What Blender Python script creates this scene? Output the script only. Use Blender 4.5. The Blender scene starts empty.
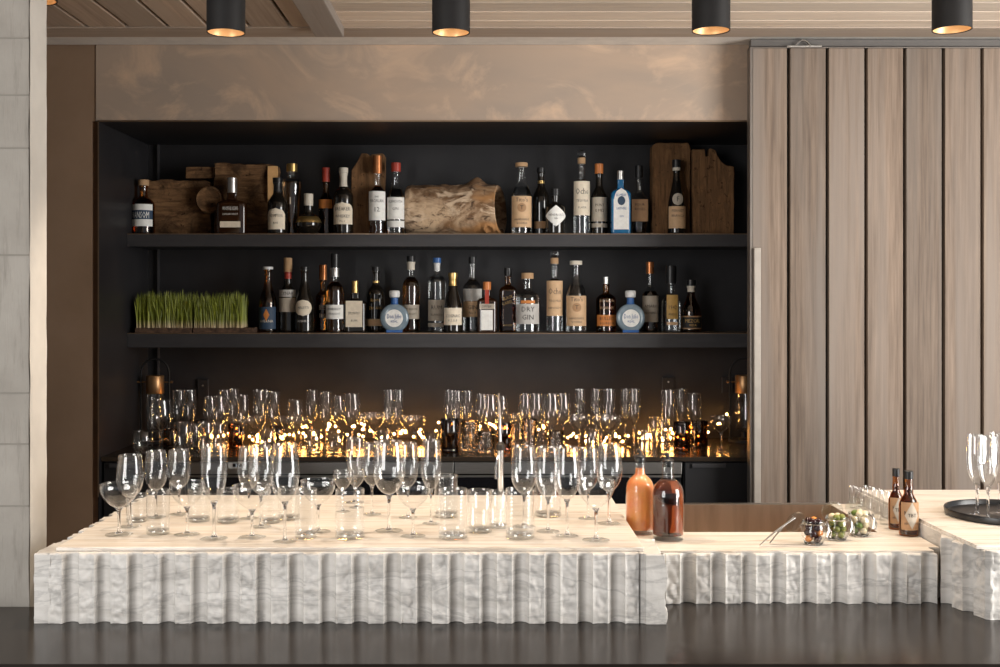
import bpy, bmesh, math, random
from mathutils import Vector, Matrix, noise
random.seed(11)
PI = math.pi
SC = bpy.context.scene
COL = SC.collection
# ---------------------------------------------------------------- camera
F, CX, CY, CZ = 1120.0, 487.0, 303.0, 1.65      # focal length in pixels, vanishing point, eye height
cam = bpy.data.cameras.new('camera'); cam.sensor_width = 36.0; cam.lens = F * 36 / 1000
cam.shift_x = (500 - CX) / 1000; cam.shift_y = (CY - 333.5) / 1000
cam.clip_start = .05
camo = bpy.data.objects.new('camera', cam); COL.objects.link(camo)
camo.location = (0, 0, CZ); camo.rotation_euler = (PI / 2, 0, 0)
SC.camera = camo
# ---------------------------------------------------------------- world, lights, exposure
SC.view_settings.view_transform = 'Standard'; SC.view_settings.look = 'None'
SC.view_settings.gamma = 1; SC.view_settings.use_curve_mapping = False
SC.view_settings.exposure = 0.0
W = bpy.data.worlds.new('world'); SC.world = W; W.use_nodes = True
W.node_tree.nodes['Background'].inputs[0].default_value = (.95, .97, 1, 1)
W.node_tree.nodes['Background'].inputs[1].default_value = .32
cy = SC.cycles
cy.max_bounces = 24; cy.transmission_bounces = 16; cy.transparent_max_bounces = 96
cy.diffuse_bounces = 4; cy.glossy_bounces = 6
cy.sample_clamp_indirect = 6.0; cy.use_denoising = True
cy.caustics_refractive = False; cy.caustics_reflective = False
def window_light(name, loc, target, w, h, power, color):
    l = bpy.data.lights.new(name, 'AREA'); l.shape = 'RECTANGLE'; l.size = w; l.size_y = h
    l.energy = power; l.color = color
    o = bpy.data.objects.new(name, l); COL.objects.link(o); o.location = loc
    o.rotation_euler = (Vector(target) - Vector(loc)).to_track_quat('-Z', 'Y').to_euler()
    return o
window_light('window_daylight', (2.95, 1.85, 1.75), (-.2, 4.33, 1.75), 1.4, 2.1, 140, (1, .975, .94))
window_light('window_daylight', (-2.3, -.3, 1.75), (-.1, 2.6, 1.1), 1.6, 2.0, 92, (1, .98, .955))
SPOT_POWER, SPOT_COLOR = 40, (1, .80, .60)
BULB_STRENGTH, BULB_COLOR = 120, (1, .46, .12)

# ---------------------------------------------------------------- helpers
def wx(px, d): return (px - CX) * d / F
def wz(py, d): return CZ - (py - CY) * d / F
def dpl(py, z): return (CZ - z) * F / (py - CY)
ORD = ['first', 'second', 'third', 'fourth', 'fifth', 'sixth', 'seventh', 'eighth', 'ninth', 'tenth', 'eleventh', 'twelfth',
       'thirteenth', 'fourteenth', 'fifteenth', 'sixteenth', 'seventeenth', 'eighteenth', 'nineteenth', 'twentieth']

class MB:
    def __init__(s): s.v = []; s.f = []
    def add(s, vs, fs):
        b = len(s.v); s.v += [tuple(p) for p in vs]; s.f += [tuple(i + b for i in f) for f in fs]; return s
    def box(s, x0, x1, y0, y1, z0, z1):
        vs = [(x, y, z) for z in (z0, z1) for y in (y0, y1) for x in (x0, x1)]
        return s.add(vs, [(0, 2, 3, 1), (4, 5, 7, 6), (0, 1, 5, 4), (2, 6, 7, 3), (0, 4, 6, 2), (1, 3, 7, 5)])
    def lathe(s, prof, n=36, sq=2.0, sx=1.0, sy=1.0, off=(0, 0, 0), M=None):
        vs = []; fs = []; rings = []
        for r, z in prof:
            if r < 1e-6:
                rings.append([len(vs)]); vs.append(Vector((0, 0, z)))
            else:
                ids = []
                for i in range(n):
                    a = 2 * PI * i / n; c, q = math.cos(a), math.sin(a); e = 2.0 / sq
                    ids.append(len(vs)); vs.append(Vector((r * sx * math.copysign(abs(c) ** e, c), r * sy * math.copysign(abs(q) ** e, q), z)))
                rings.append(ids)
        for a, b in zip(rings, rings[1:]):
            if len(a) == 1 and len(b) == 1: continue
            for i in range(n):
                j = (i + 1) % n
                if len(a) == 1: fs.append((a[0], b[j], b[i]))
                elif len(b) == 1: fs.append((a[i], a[j], b[0]))
                else: fs.append((a[i], a[j], b[j], b[i]))
        o = Vector(off)
        vs = [(M @ p if M else p) + o for p in vs]
        return s.add(vs, fs)
    def tube(s, pts, r, n=8, caps=True):
        pts = [Vector(p) for p in pts]; vs = []; fs = []; m = len(pts)
        ref = Vector((.13, .31, .94)).normalized()
        for k, p in enumerate(pts):
            t = (pts[min(k + 1, m - 1)] - pts[max(k - 1, 0)]).normalized()
            u = t.cross(ref)
            if u.length < .05: u = t.cross(Vector((1, 0, 0)))
            u.normalize(); w = t.cross(u); rr = r[k] if isinstance(r, (list, tuple)) else r
            for i in range(n):
                a = 2 * PI * i / n; vs.append(p + (u * math.cos(a) + w * math.sin(a)) * rr)
        for k in range(m - 1):
            for i in range(n):
                j = (i + 1) % n; fs.append((k * n + i, k * n + j, (k + 1) * n + j, (k + 1) * n + i))
        if caps: fs += [tuple(range(n))[::-1], tuple((m - 1) * n + i for i in range(n))]
        return s.add(vs, fs)
    def prism(s, poly, y0, y1):           # polygon in x,z extruded in y
        n = len(poly)
        vs = [(x, y0, z) for x, z in poly] + [(x, y1, z) for x, z in poly]
        return s.add(vs, [tuple(range(n)), tuple(range(2 * n - 1, n - 1, -1))] + [(i, i + n, (i + 1) % n + n, (i + 1) % n) for i in range(n)])
    def mesh(s, name, smooth=40, recalc=True):
        me = bpy.data.meshes.new(name); me.from_pydata(s.v, [], s.f)
        bm = bmesh.new(); bm.from_mesh(me)
        if recalc: bmesh.ops.recalc_face_normals(bm, faces=bm.faces)
        if smooth:
            th = math.radians(smooth)
            for f in bm.faces: f.smooth = True
            for e in bm.edges:
                e.smooth = len(e.link_faces) == 2 and e.calc_face_angle(0) < th
        bm.to_mesh(me); bm.free(); return me

def link(name, me, mt, parent=None, loc=(0, 0, 0), rot=(0, 0, 0)):
    if mt and not me.materials: me.materials.append(mt)
    o = bpy.data.objects.new(name, me); COL.objects.link(o)
    o.location = loc; o.rotation_euler = rot
    if parent: o.parent = parent
    return o
def obj(name, mb, mt, parent=None, smooth=40, loc=(0, 0, 0), rot=(0, 0, 0), bevel=0):
    o = link(name, mb.mesh(name, smooth), mt, parent, loc, rot)
    if bevel:
        b = o.modifiers.new('bevel', 'BEVEL'); b.width = bevel; b.segments = 2; b.limit_method = 'ANGLE'
    return o
def tag(o, label, cat, group=None):
    o['label'] = label; o['category'] = cat
    if group: o['group'] = group
    return o
def thing(name, label, cat, loc=(0, 0, 0), rz=0, group=None, scale=(1, 1, 1)):
    o = bpy.data.objects.new(name, None); COL.objects.link(o); o.empty_display_size = .02
    o.location = loc; o.rotation_euler = (0, 0, rz); o.scale = scale
    return tag(o, label, cat, group)
def struct(o): o['kind'] = 'structure'; return o
def chaikin(p, it=2):
    for _ in range(it):
        q = [p[0]]
        for a, b in zip(p, p[1:]):
            q.append((a[0] * .75 + b[0] * .25, a[1] * .75 + b[1] * .25)); q.append((a[0] * .25 + b[0] * .75, a[1] * .25 + b[1] * .75))
        q.append(p[-1]); p = q
    return p

# ---------------------------------------------------------------- materials
def new_mat(name):
    m = bpy.data.materials.new(name); m.use_nodes = True; return m, m.node_tree
def N(nt, typ, **kw):
    n = nt.nodes.new(typ)
    for k, v in kw.items():
        if k.startswith('i_'): n.inputs[int(k[2:]) if k[2:].isdigit() else k[2:].replace('_', ' ')].default_value = v
        else: setattr(n, k, v)
    return n
def c4(c): return (c[0], c[1], c[2], 1)
def mixc(nt, fac, a, b, mode='MIX'):
    n = nt.nodes.new('ShaderNodeMix'); n.data_type = 'RGBA'; n.blend_type = mode
    for s, v in ((0, fac), (6, a), (7, b)):
        if isinstance(v, bpy.types.NodeSocket): nt.links.new(v, n.inputs[s])
        else: n.inputs[s].default_value = v if s == 0 else c4(v)
    return n.outputs[2]
def coord(nt, scale=(1, 1, 1), rot=(0, 0, 0)):
    t = nt.nodes.new('ShaderNodeTexCoord'); m = nt.nodes.new('ShaderNodeMapping')
    m.inputs['Scale'].default_value = scale; m.inputs['Rotation'].default_value = rot
    nt.links.new(t.outputs['Object'], m.inputs[0]); return m.outputs[0]
def nz(nt, vec, scale, detail=4, rough=.55, dist=0):
    n = nt.nodes.new('ShaderNodeTexNoise'); nt.links.new(vec, n.inputs['Vector'])
    n.inputs['Scale'].default_value = scale; n.inputs['Detail'].default_value = detail
    n.inputs['Roughness'].default_value = rough; n.inputs['Distortion'].default_value = dist; return n.outputs[0]
def ramp(nt, fac, a, b, ca=(0, 0, 0), cb=(1, 1, 1)):
    r = nt.nodes.new('ShaderNodeValToRGB'); nt.links.new(fac, r.inputs[0])
    r.color_ramp.elements[0].position = a; r.color_ramp.elements[1].position = b
    r.color_ramp.elements[0].color = c4(ca); r.color_ramp.elements[1].color = c4(cb); return r.outputs[0]
def bump(nt, h, strength, dist, bsdf):
    b = nt.nodes.new('ShaderNodeBump'); b.inputs['Strength'].default_value = strength; b.inputs['Distance'].default_value = dist
    nt.links.new(h, b.inputs['Height']); nt.links.new(b.outputs[0], bsdf.inputs['Normal'])
def setp(b, rough=.5, metal=0, trans=0, ior=1.45, coat=0, spec=None):
    b.inputs['Roughness'].default_value = rough; b.inputs['Metallic'].default_value = metal
    b.inputs['Transmission Weight'].default_value = trans; b.inputs['IOR'].default_value = ior; b.inputs['Coat Weight'].default_value = coat
    if spec is not None: b.inputs['Specular IOR Level'].default_value = spec
def mat(name, col, col2=None, scale=20, stretch=(1, 1, 1), rough=.5, bumps=0, bdist=.002, lo=.35, hi=.65, **kw):
    m, nt = new_mat(name); b = nt.nodes['Principled BSDF']; setp(b, rough, **kw)
    b.inputs['Base Color'].default_value = c4(col)
    v = coord(nt, stretch); n = nz(nt, v, scale)
    col2 = col2 or tuple(x * .88 for x in col)
    nt.links.new(mixc(nt, ramp(nt, n, lo, hi), col, col2), b.inputs['Base Color'])
    if bumps: bump(nt, n, bumps, bdist, b)
    return m
def thin_glass(name, tint, base=.055, amt=.8, refl=(1, 1, 1), power=4):
    m, nt = new_mat(name); nt.nodes.remove(nt.nodes['Principled BSDF']); out = nt.nodes['Material Output']
    lw = N(nt, 'ShaderNodeLayerWeight'); lw.inputs[0].default_value = .5
    pw = N(nt, 'ShaderNodeMath', operation='POWER', i_1=power); nt.links.new(lw.outputs['Facing'], pw.inputs[0])
    ma = N(nt, 'ShaderNodeMath', operation='MULTIPLY_ADD', i_1=amt, i_2=base); nt.links.new(pw.outputs[0], ma.inputs[0])
    t = N(nt, 'ShaderNodeBsdfTransparent'); t.inputs[0].default_value = c4(tint)
    g = N(nt, 'ShaderNodeBsdfGlossy'); g.inputs['Roughness'].default_value = .03; g.inputs[0].default_value = c4(refl)
    mx = N(nt, 'ShaderNodeMixShader')
    nt.links.new(ma.outputs[0], mx.inputs[0]); nt.links.new(t.outputs[0], mx.inputs[1]); nt.links.new(g.outputs[0], mx.inputs[2])
    nt.links.new(mx.outputs[0], out.inputs[0]); return m
def emit(name, col, st):
    m, nt = new_mat(name); b = nt.nodes['Principled BSDF']; b.inputs['Base Color'].default_value = c4(col)
    b.inputs['Emission Color'].default_value = c4(col); b.inputs['Emission Strength'].default_value = st; return m

M = {}
M['glass'] = thin_glass('clear_thin_glass', (.97, .975, .975), .085, .85, power=3)
M['foot'] = thin_glass('clear_glass_foot', (.94, .95, .95), .09, .6)
M['bottle'] = thin_glass('bottle_clear_glass', (.93, .95, .95), .06, .8)
M['ambertint'] = thin_glass('bottle_amber_glass', (.75, .42, .14), .06, .7)
M['smoke'] = thin_glass('smoked_glass', (.30, .20, .12), .06, .7)
M['brown'] = thin_glass('brown_tinted_glass', (.66, .50, .36), .06, .7)
m, nt = new_mat('solid_glass'); setp(nt.nodes['Principled BSDF'], .0, 0, 1, 1.5); nt.nodes['Principled BSDF'].inputs['Base Color'].default_value = (1, 1, 1, 1); M['solid'] = m
def liquid(name, col, ior=1.34):
    m, nt = new_mat(name); b = nt.nodes['Principled BSDF']; setp(b, 0.0, 0, 1, ior); b.inputs['Base Color'].default_value = c4(col); return m
M['clearliq'] = liquid('clear_spirit', (.95, .96, .97)); M['amberliq'] = liquid('amber_spirit', (.62, .24, .04))
M['darkliq'] = liquid('dark_amber_spirit', (.22, .06, .012)); M['brownliq'] = liquid('brown_syrup', (.34, .085, .025))
M['blackliq'] = liquid('bitters_liquid', (.10, .03, .008)); M['paleliq'] = liquid('pale_gold_spirit', (.70, .45, .25))
M['orangeliq'] = mat('orange_juice_syrup', (.95, .36, .09), (.88, .25, .09), 25, rough=.35)
M['darkglass'] = mat('black_bottle_glass', (.008, .007, .006), (.012, .009, .006), rough=.06, coat=.5)
M['brownglass'] = mat('dark_brown_bottle_glass', (.035, .012, .004), (.02, .007, .003), rough=.08, coat=.5)
M['blueglass'] = mat('sapphire_blue_glass', (.006, .10, .25), (.01, .14, .31), rough=.08, coat=.5)
M['iceblue'] = mat('pale_blue_glass', (.16, .22, .27), (.22, .29, .34), 30, rough=.12, coat=.4)
for k, c in dict(cream=(.82, .72, .57), white=(.87, .86, .82), tan=(.64, .42, .24), greytan=(.48, .42, .34), silver=(.52, .50, .47), gold=(.55, .34, .10),
                 orange=(.62, .22, .05), bluepaper=(.03, .06, .11), black=(.012, .011, .011), ink=(.03, .025, .025), blueink=(.03, .10, .30), red=(.40, .04, .02),
                 kraft=(.42, .24, .12)).items():
    M['p_' + k] = mat('paper_' + k, c, rough=.6, scale=60)
for k, c, r, me in (('cork', (.48, .30, .16), .8, 0), ('black', (.012, .012, .013), .35, 0), ('red', (.42, .05, .03), .4, 0), ('copper', (.50, .19, .07), .3, .7),
                    ('ivory', (.68, .62, .52), .5, 0), ('white', (.75, .75, .74), .4, 0), ('gold', (.62, .42, .16), .28, .9), ('silver', (.62, .61, .59), .28, .9),
                    ('blue', (.03, .12, .36), .35, 0), ('orange', (.60, .20, .05), .4, 0)):
    M['c_' + k] = mat('cap_' + k, c, rough=r, metal=me, scale=40)
M['steel'] = mat('brushed_stainless', (.56, .54, .51), (.46, .44, .41), 14, (1, 1, 40), rough=.32, metal=1)
M['sinksteel'] = mat('sink_stainless', (.60, .47, .36), (.46, .35, .26), 5, (5, 1, .6), rough=.36, metal=1)  # warm reflected tone and upright streaks put into the steel's colour
M['satin'] = mat('satin_steel', (.80, .78, .75), rough=.38, metal=.9)
M['chrome'] = mat('polished_steel', (.75, .74, .72), rough=.12, metal=1)
M['brass'] = mat('aged_brass', (.42, .25, .12), (.34, .19, .09), 15, rough=.38, metal=.85)
M['niche'] = mat('blackened_steel', (.016, .0155, .0175), (.024, .023, .0245), 5, rough=.42, spec=.4)
M['nicheback'] = mat('dark_niche_back', (.0095, .0082, .0085), (.0135, .0115, .0115), 4, rough=.5, spec=.2)
M['shelf'] = mat('charcoal_steel_shelf', (.034, .033, .036), (.045, .043, .045), 6, (1, 6, 6), rough=.45)
M['bronze'] = mat('bronze_edge', (.30, .21, .14), rough=.35, metal=.8)
M['cabinet'] = mat('black_cabinet', (.010, .010, .012), (.014, .013, .014), 6, rough=.5)
M['backtop'] = mat('dark_bronze_counter', (.10, .075, .055), (.075, .055, .04), 8, (1, 4, 1), rough=.22, metal=.6)
M['can'] = mat('matt_black_powder_coat', (.014, .0135, .014), rough=.6, spec=.3)
M['copperin'] = mat('copper_reflector', (.82, .50, .24), rough=.4, metal=.35)
M['tray'] = mat('black_tray', (.012, .012, .013), rough=.3)
M['wire'] = mat('black_wire', (.02, .015, .01), rough=.5)
M['bulb'] = emit('warm_bulb', BULB_COLOR, BULB_STRENGTH)
M['lamp'] = emit('spot_lamp', (1, .80, .58), 9)
M['display'] = mat('display_black', (.01, .01, .012), rough=.15)
M['digit'] = emit('display_digit', (.5, .55, .6), .5)
M['plate'] = mat('white_plastic', (.6, .6, .58), rough=.4)
M['soil'] = mat('root_mat_soil', (.13, .075, .045), (.05, .028, .018), 60, rough=.95, bumps=.8, bdist=.004)
M['olive'] = mat('green_olive', (.20, .22, .035), (.14, .15, .03), 50, rough=.3)
M['cherry'] = mat('dark_cherry', (.030, .007, .007), rough=.2)
M['peel'] = mat('orange_peel', (.74, .27, .05), (.62, .20, .04), 80, rough=.4)
M['onion'] = mat('pearl_onion', (.70, .60, .42), (.60, .50, .34), 30, rough=.3)
M['lime'] = mat('green_lime', (.11, .17, .015), (.07, .12, .012), 50, rough=.35)

def wood_mat(name, cols, axis, fine=60, pitch=None, paxis=0, rough=.7, p0=0.0):
    m, nt = new_mat(name); b = nt.nodes['Principled BSDF']; setp(b, rough)
    st = [1, 1, 1]; st[axis] = .035
    v = coord(nt, tuple(st))
    if pitch:
        sx = N(nt, 'ShaderNodeSeparateXYZ'); tc = N(nt, 'ShaderNodeTexCoord'); nt.links.new(tc.outputs['Object'], sx.inputs[0])
        sb = N(nt, 'ShaderNodeMath', operation='SUBTRACT', i_1=p0); nt.links.new(sx.outputs[paxis], sb.inputs[0])
        dv = N(nt, 'ShaderNodeMath', operation='DIVIDE', i_1=pitch); nt.links.new(sb.outputs[0], dv.inputs[0])
        fl = N(nt, 'ShaderNodeMath', operation='FLOOR'); nt.links.new(dv.outputs[0], fl.inputs[0])
        wn = N(nt, 'ShaderNodeTexWhiteNoise', noise_dimensions='1D'); nt.links.new(fl.outputs[0], wn.inputs['W'])
        add = N(nt, 'ShaderNodeVectorMath', operation='ADD'); nt.links.new(v, add.inputs[0])
        sc = N(nt, 'ShaderNodeVectorMath', operation='SCALE'); sc.inputs['Scale'].default_value = 7
        nt.links.new(wn.outputs['Color'], sc.inputs[0]); nt.links.new(sc.outputs[0], add.inputs[1]); v = add.outputs[0]
    n1 = nz(nt, v, fine, 6, .65); n2 = nz(nt, v, fine * .16, 3, .5, .6)
    c = mixc(nt, ramp(nt, n1, .3, .7), cols[0], cols[1])
    c = mixc(nt, ramp(nt, n2, .42, .72), c, cols[2])
    if pitch:
        r2 = ramp(nt, wn.outputs['Value'], 0, 1, (.80, .80, .80), (1.12, 1.10, 1.08)); c = mixc(nt, 1.0, c, r2, 'MULTIPLY')
    nt.links.new(c, b.inputs['Base Color']); bump(nt, n1, .35, .002, b); return m
M['door'] = wood_mat('weathered_door_wood', [(.275, .208, .158), (.115, .082, .060), (.215, .180, .153)], 2, 70, .1451, 0, p0=.986)
M['ceil_y'] = wood_mat('ceiling_wood_boards', [(.56, .445, .35), (.37, .28, .21), (.47, .385, .31)], 1, 60, .147, 0, p0=-1.446)
M['ceil_x'] = wood_mat('ceiling_wood_strips', [(.80, .69, .57), (.56, .46, .37), (.72, .62, .52)], 0, 60, .118, 1, p0=3.6)  # right strips paler than the left boards: stronger light put into the colour
M['beam'] = wood_mat('grey_beam_wood', [(.34, .29, .25), (.23, .19, .16), (.30, .265, .235)], 1, 60)
M['trimw'] = wood_mat('ceiling_trim_wood', [(.46, .375, .30), (.33, .26, .205), (.40, .335, .28)], 0, 60)
def old_wood(name, cols, axis):
    m, nt = new_mat(name); b = nt.nodes['Principled BSDF']; setp(b, .88, spec=.2)
    st = [1, 1, 1]; st[axis] = .12; v = coord(nt, tuple(st)); w = coord(nt)
    n1 = nz(nt, v, 55, 7, .7, .6); n2 = nz(nt, w, 11, 6, .65, .8); n3 = nz(nt, w, 34, 5, .7)
    c = mixc(nt, ramp(nt, n1, .38, .64), cols[0], cols[1]); c = mixc(nt, ramp(nt, n2, .46, .62), c, cols[2]); c = mixc(nt, ramp(nt, n3, .58, .68), c, cols[3])
    nt.links.new(c, b.inputs['Base Color']); bump(nt, n1, .8, .005, b); return m
M['timber'] = old_wood('old_timber', [(.24, .132, .062), (.085, .042, .02), (.06, .032, .016), (.028, .015, .008)], 0)
M['timbercut'] = wood_mat('fresh_cut_wood', [(.80, .46, .19), (.62, .33, .13), (.70, .42, .19)], 1, 30)
M['slab'] = old_wood('dark_wood_slab', [(.22, .115, .052), (.09, .046, .022), (.14, .075, .036), (.04, .021, .011)], 2)

def marble_mat(name, base, warm, vein, kind):
    m, nt = new_mat(name); b = nt.nodes['Principled BSDF']; setp(b, .32 if kind == 'top' else .45)
    if kind == 'top': v = coord(nt, (.35, 7, 7))
    else: v = coord(nt, (1.0, 1.0, 4.5))
    n = nz(nt, v, 3.2, 7, .6, 1.2); n2 = nz(nt, v, 7, 6, .62, .8)
    c = mixc(nt, ramp(nt, n2, .42, .68), base, warm)
    # thin veins where the noise crosses its middle value
    d = N(nt, 'ShaderNodeMath', operation='SUBTRACT', i_1=.5); nt.links.new(n, d.inputs[0])
    a = N(nt, 'ShaderNodeMath', operation='ABSOLUTE'); nt.links.new(d.outputs[0], a.inputs[0])
    vf = ramp(nt, a.outputs[0], .0, .035 if kind != 'top' else .03, (1, 1, 1), (0, 0, 0))
    sc = N(nt, 'ShaderNodeMath', operation='MULTIPLY', i_1=.42 if kind != 'top' else .60); nt.links.new(vf, sc.inputs[0])
    c = mixc(nt, sc.outputs[0], c, vein)
    nt.links.new(c, b.inputs['Base Color'])
    bump(nt, nz(nt, coord(nt), 160, 4), .15 if kind != 'top' else .02, .002, b); return m
M['marble'] = marble_mat('white_marble', (.67, .645, .61), (.52, .495, .46), (.27, .26, .25), 'side')
M['marbletop'] = marble_mat('warm_marble_top', (.74, .705, .655), (.66, .585, .49), (.36, .27, .20), 'top')
m, nt = new_mat('plaster_wall'); b = nt.nodes['Principled BSDF']; setp(b, .5, spec=.35)
v = coord(nt, (1, 1, 1.3)); n1 = nz(nt, v, 1.3, 4, .55, 1.2); n2 = nz(nt, v, 2.6, 7, .62, 2.0)
c = mixc(nt, ramp(nt, n1, .40, .66), (.36, .29, .235), (.45, .335, .25)); c = mixc(nt, ramp(nt, n2, .50, .75), c, (.62, .44, .31))
nt.links.new(c, b.inputs['Base Color']); bump(nt, n2, .25, .004, b); M['plaster'] = m
M['plasterbrown'] = mat('brown_wall_plaster', (.29, .195, .13), (.23, .15, .095), 3, rough=.5, bumps=.2, spec=.35)  # left wall panel in a darker, browner tone than the niche wall
M['plasterdark'] = mat('dark_brown_strip', (.16, .085, .045), (.11, .06, .035), 9, rough=.55)  # dark brown strip set back between the left wall panel and the niche
m, nt = new_mat('board_marked_concrete'); b = nt.nodes['Principled BSDF']; setp(b, .85)
v = coord(nt, (1, 1, 1), (0, .9, 0)); v2 = coord(nt, (1, 1, .10), (0, .55, 0))
n1 = nz(nt, v, 6, 6, .6); n2 = nz(nt, v2, 70, 5, .7)
c = mixc(nt, ramp(nt, n1, .35, .7), (.36, .335, .30), (.28, .258, .228)); c = mixc(nt, ramp(nt, n2, .52, .8), c, (.225, .205, .18))
nt.links.new(c, b.inputs['Base Color']); bump(nt, n2, .5, .003, b); M['concrete'] = m
m, nt = new_mat('dark_stone_counter'); b = nt.nodes['Principled BSDF']; setp(b, .2, spec=.36)
v = coord(nt); n1 = nz(nt, v, 3, 6, .6); n2 = nz(nt, v, 90, 3, .6)
c = mixc(nt, ramp(nt, n1, .3, .7), (.0165, .0125, .0105), (.024, .019, .0165)); nt.links.new(c, b.inputs['Base Color'])
rr = ramp(nt, n1, .3, .75, (.16, .16, .16), (.24, .24, .24)); nt.links.new(rr, b.inputs['Roughness']); M['darkstone'] = m
m, nt = new_mat('driftwood'); b = nt.nodes['Principled BSDF']; setp(b, .85)
v = coord(nt, (.55, 1, 1)); n1 = nz(nt, v, 24, 8, .7, 1.5); n2 = nz(nt, v, 9, 5, .6, 1.0)
c = mixc(nt, ramp(nt, n2, .44, .60), (.20, .11, .055), (.58, .41, .26)); c = mixc(nt, ramp(nt, n1, .52, .62), c, (.09, .05, .028))
c = mixc(nt, ramp(nt, nz(nt, v, 17, 5, .6, .8), .54, .62), c, (.64, .48, .33)); c = mixc(nt, ramp(nt, nz(nt, coord(nt, (.5, 1, 1)), 6, 3), .60, .70), c, (.42, .21, .08))
nt.links.new(c, b.inputs['Base Color']); bump(nt, n1, .8, .006, b); M['drift'] = m
m, nt = new_mat('wheatgrass_blades'); b = nt.nodes['Principled BSDF']; setp(b, .5)
s3 = N(nt, 'ShaderNodeSeparateXYZ'); tc = N(nt, 'ShaderNodeTexCoord'); nt.links.new(tc.outputs['Object'], s3.inputs[0])
# the blades are pale straw at the root and green above
mr = N(nt, 'ShaderNodeMapRange', i_1=.022, i_2=.055); nt.links.new(s3.outputs[2], mr.inputs[0])
g = mixc(nt, ramp(nt, nz(nt, coord(nt, (1, 1, .1)), 120, 2), .35, .65), (.30, .34, .035), (.14, .17, .014))
nt.links.new(mixc(nt, mr.outputs[0], (.62, .48, .28), g), b.inputs['Base Color']); M['grass'] = m

# ---------------------------------------------------------------- setting
D1, D2 = 4.33, 4.96                       # wall plane, back of the niche
ZB, ZLOW, ZIS, ZBACK = .937, 1.060, 1.102, 1.053   # bar counter, low slab, island plate, back counter
NX0, NX1, NZ1 = -1.50, 1.22, 2.35         # niche
ZC = 2.648
struct(obj('floor', MB().box(-4, 4, -5, 5.2, -.05, 0), mat('dark_floor', (.10, .08, .065), rough=.6), smooth=0))
wb = MB()
wb.box(NX0 - .028, NX0 - .004, D1 + .03, D1 + .10, 0, NZ1 + .004)
wb.box(NX0 - .012, 4, D1, D1 + .10, NZ1 + .004, ZC + .021); wb.box(NX1, 4, D1, D1 + .10, 0, NZ1 + .004)
struct(obj('wall_back', wb, M['plaster'], smooth=0))
wl = MB().box(-4, NX0 - .028, D1 + .004, D1 + .10, 0, ZC + .021); wl.box(NX0 - .028, NX0 - .012, D1 + .004, D1 + .10, NZ1 + .004, ZC + .021)
struct(obj('wall_left', wl, M['plasterbrown'], smooth=0))
struct(obj('trim_1', MB().box(NX0 - .0275, NX0 - .0045, D1 + .012, D1 + .03, 0, NZ1 + .003), M['plasterdark'], smooth=0))
nw = MB()                                  # the niche shell: back, two sides, top
nw.box(NX0, NX1, D2, D2 + .03, 0, NZ1); nw.box(NX0 - .004, NX0, D1 + .001, D2 + .03, 0, NZ1 + .004)
nw.box(NX1, NX1 + .004, D1 + .10, D2 + .03, 0, NZ1 + .004); nw.box(NX0, NX1, D1 + .001, D2 + .03, NZ1, NZ1 + .004)
struct(obj('wall_niche', nw, M['niche'], smooth=0))
fr = MB().box(NX0 - .0045, NX0 - .0005, D1 - .004, D1 + .004, .9, NZ1 + .006); fr.box(NX0 - .0045, NX1, D1 - .004, D1 + .004, NZ1 + .0005, NZ1 + .006)
struct(obj('trim_2', fr, M['bronze'], smooth=0))
st = MB().box(-1.455, -1.449, D2 - .02, D2, ZBACK, NZ1)    # slim upright standard in the niche corner
struct(obj('trim_3', st, M['shelf'], smooth=0))
# ceiling: boards running away on the left, strips running across on the right
cl = MB(); e0 = -1.446
bl = MB(); x = e0 - 3 * .147
while x < -.62:
    bl.box(x + .007, min(x + .140, -.62), .8, 4.05, ZC, ZC + .02); x += .147
ceil = struct(obj('ceiling', bl, M['ceil_y'], smooth=0, bevel=.003))
br = MB(); y = 3.6 - .118 * 24
while y < 4.04:
    br.box(-.52, 3.2, y + .004, min(y + .114, 4.05), ZC, ZC + .02); y += .118
ceil_r = struct(obj('ceiling_strips', br, M['ceil_x'], smooth=0, bevel=.001))
struct(obj('ceiling_backing', MB().box(-4, 4, .6, D1 + .1, ZC + .022, ZC + .05), mat('ceiling_void', (.02, .016, .013), rough=.9), smooth=0))
struct(obj('trim_4', MB().box(-.622, -.518, .8, 4.06, ZC - .035, ZC + .018), M['beam'], smooth=0, bevel=.004))
tw = MB().box(-4, 3.2, 4.05, 4.19, ZC - .004, ZC + .02)
struct(obj('trim_5', tw, M['trimw'], smooth=0, bevel=.004))
struct(obj('trim_6', MB().box(-4, 3.2, 4.19, D1 - .001, ZC - .001, ZC + .021), mat('grey_cornice', (.78, .74, .69), rough=.4), smooth=0, bevel=.006))
# concrete column on the left
cp = MB()
def column_mesh():
    nzr, nxr = 120, 14; vs = []; fs = []
    path = [(-4.0, 2.635)] + [(-1.9 + (1.9 - 1.0775) * i / nxr, 2.635) for i in range(nxr + 1)] + [(-1.078 - .005 * i / 4, 2.635 + .11 * i / 4) for i in range(0)] + [(-1.084, 2.744), (-4.0, 2.745)]
    for k in range(nzr + 1):
        z = ZC * k / nzr
        for i, (x, y) in enumerate(path):
            ed = .0022 * noise.noise((x * 9, y * 9, z * 14)) if i >= nxr else 0
            vs.append((x + ed * 1.2, y + (.0015 * noise.noise((x * 20, 3, z * 20)) if i <= nxr else 0), z))
    n = len(path)
    for k in range(nzr):
        for i in range(n - 1): fs.append((k * n + i, k * n + i + 1, (k + 1) * n + i + 1, (k + 1) * n + i))
    return MB().add(vs, fs)
pil = tag(obj('concrete_wall_end', column_mesh(), M['concrete'], smooth=60), 'pale board-marked concrete wall end at the left edge beside the marble block', 'concrete wall')
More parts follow.
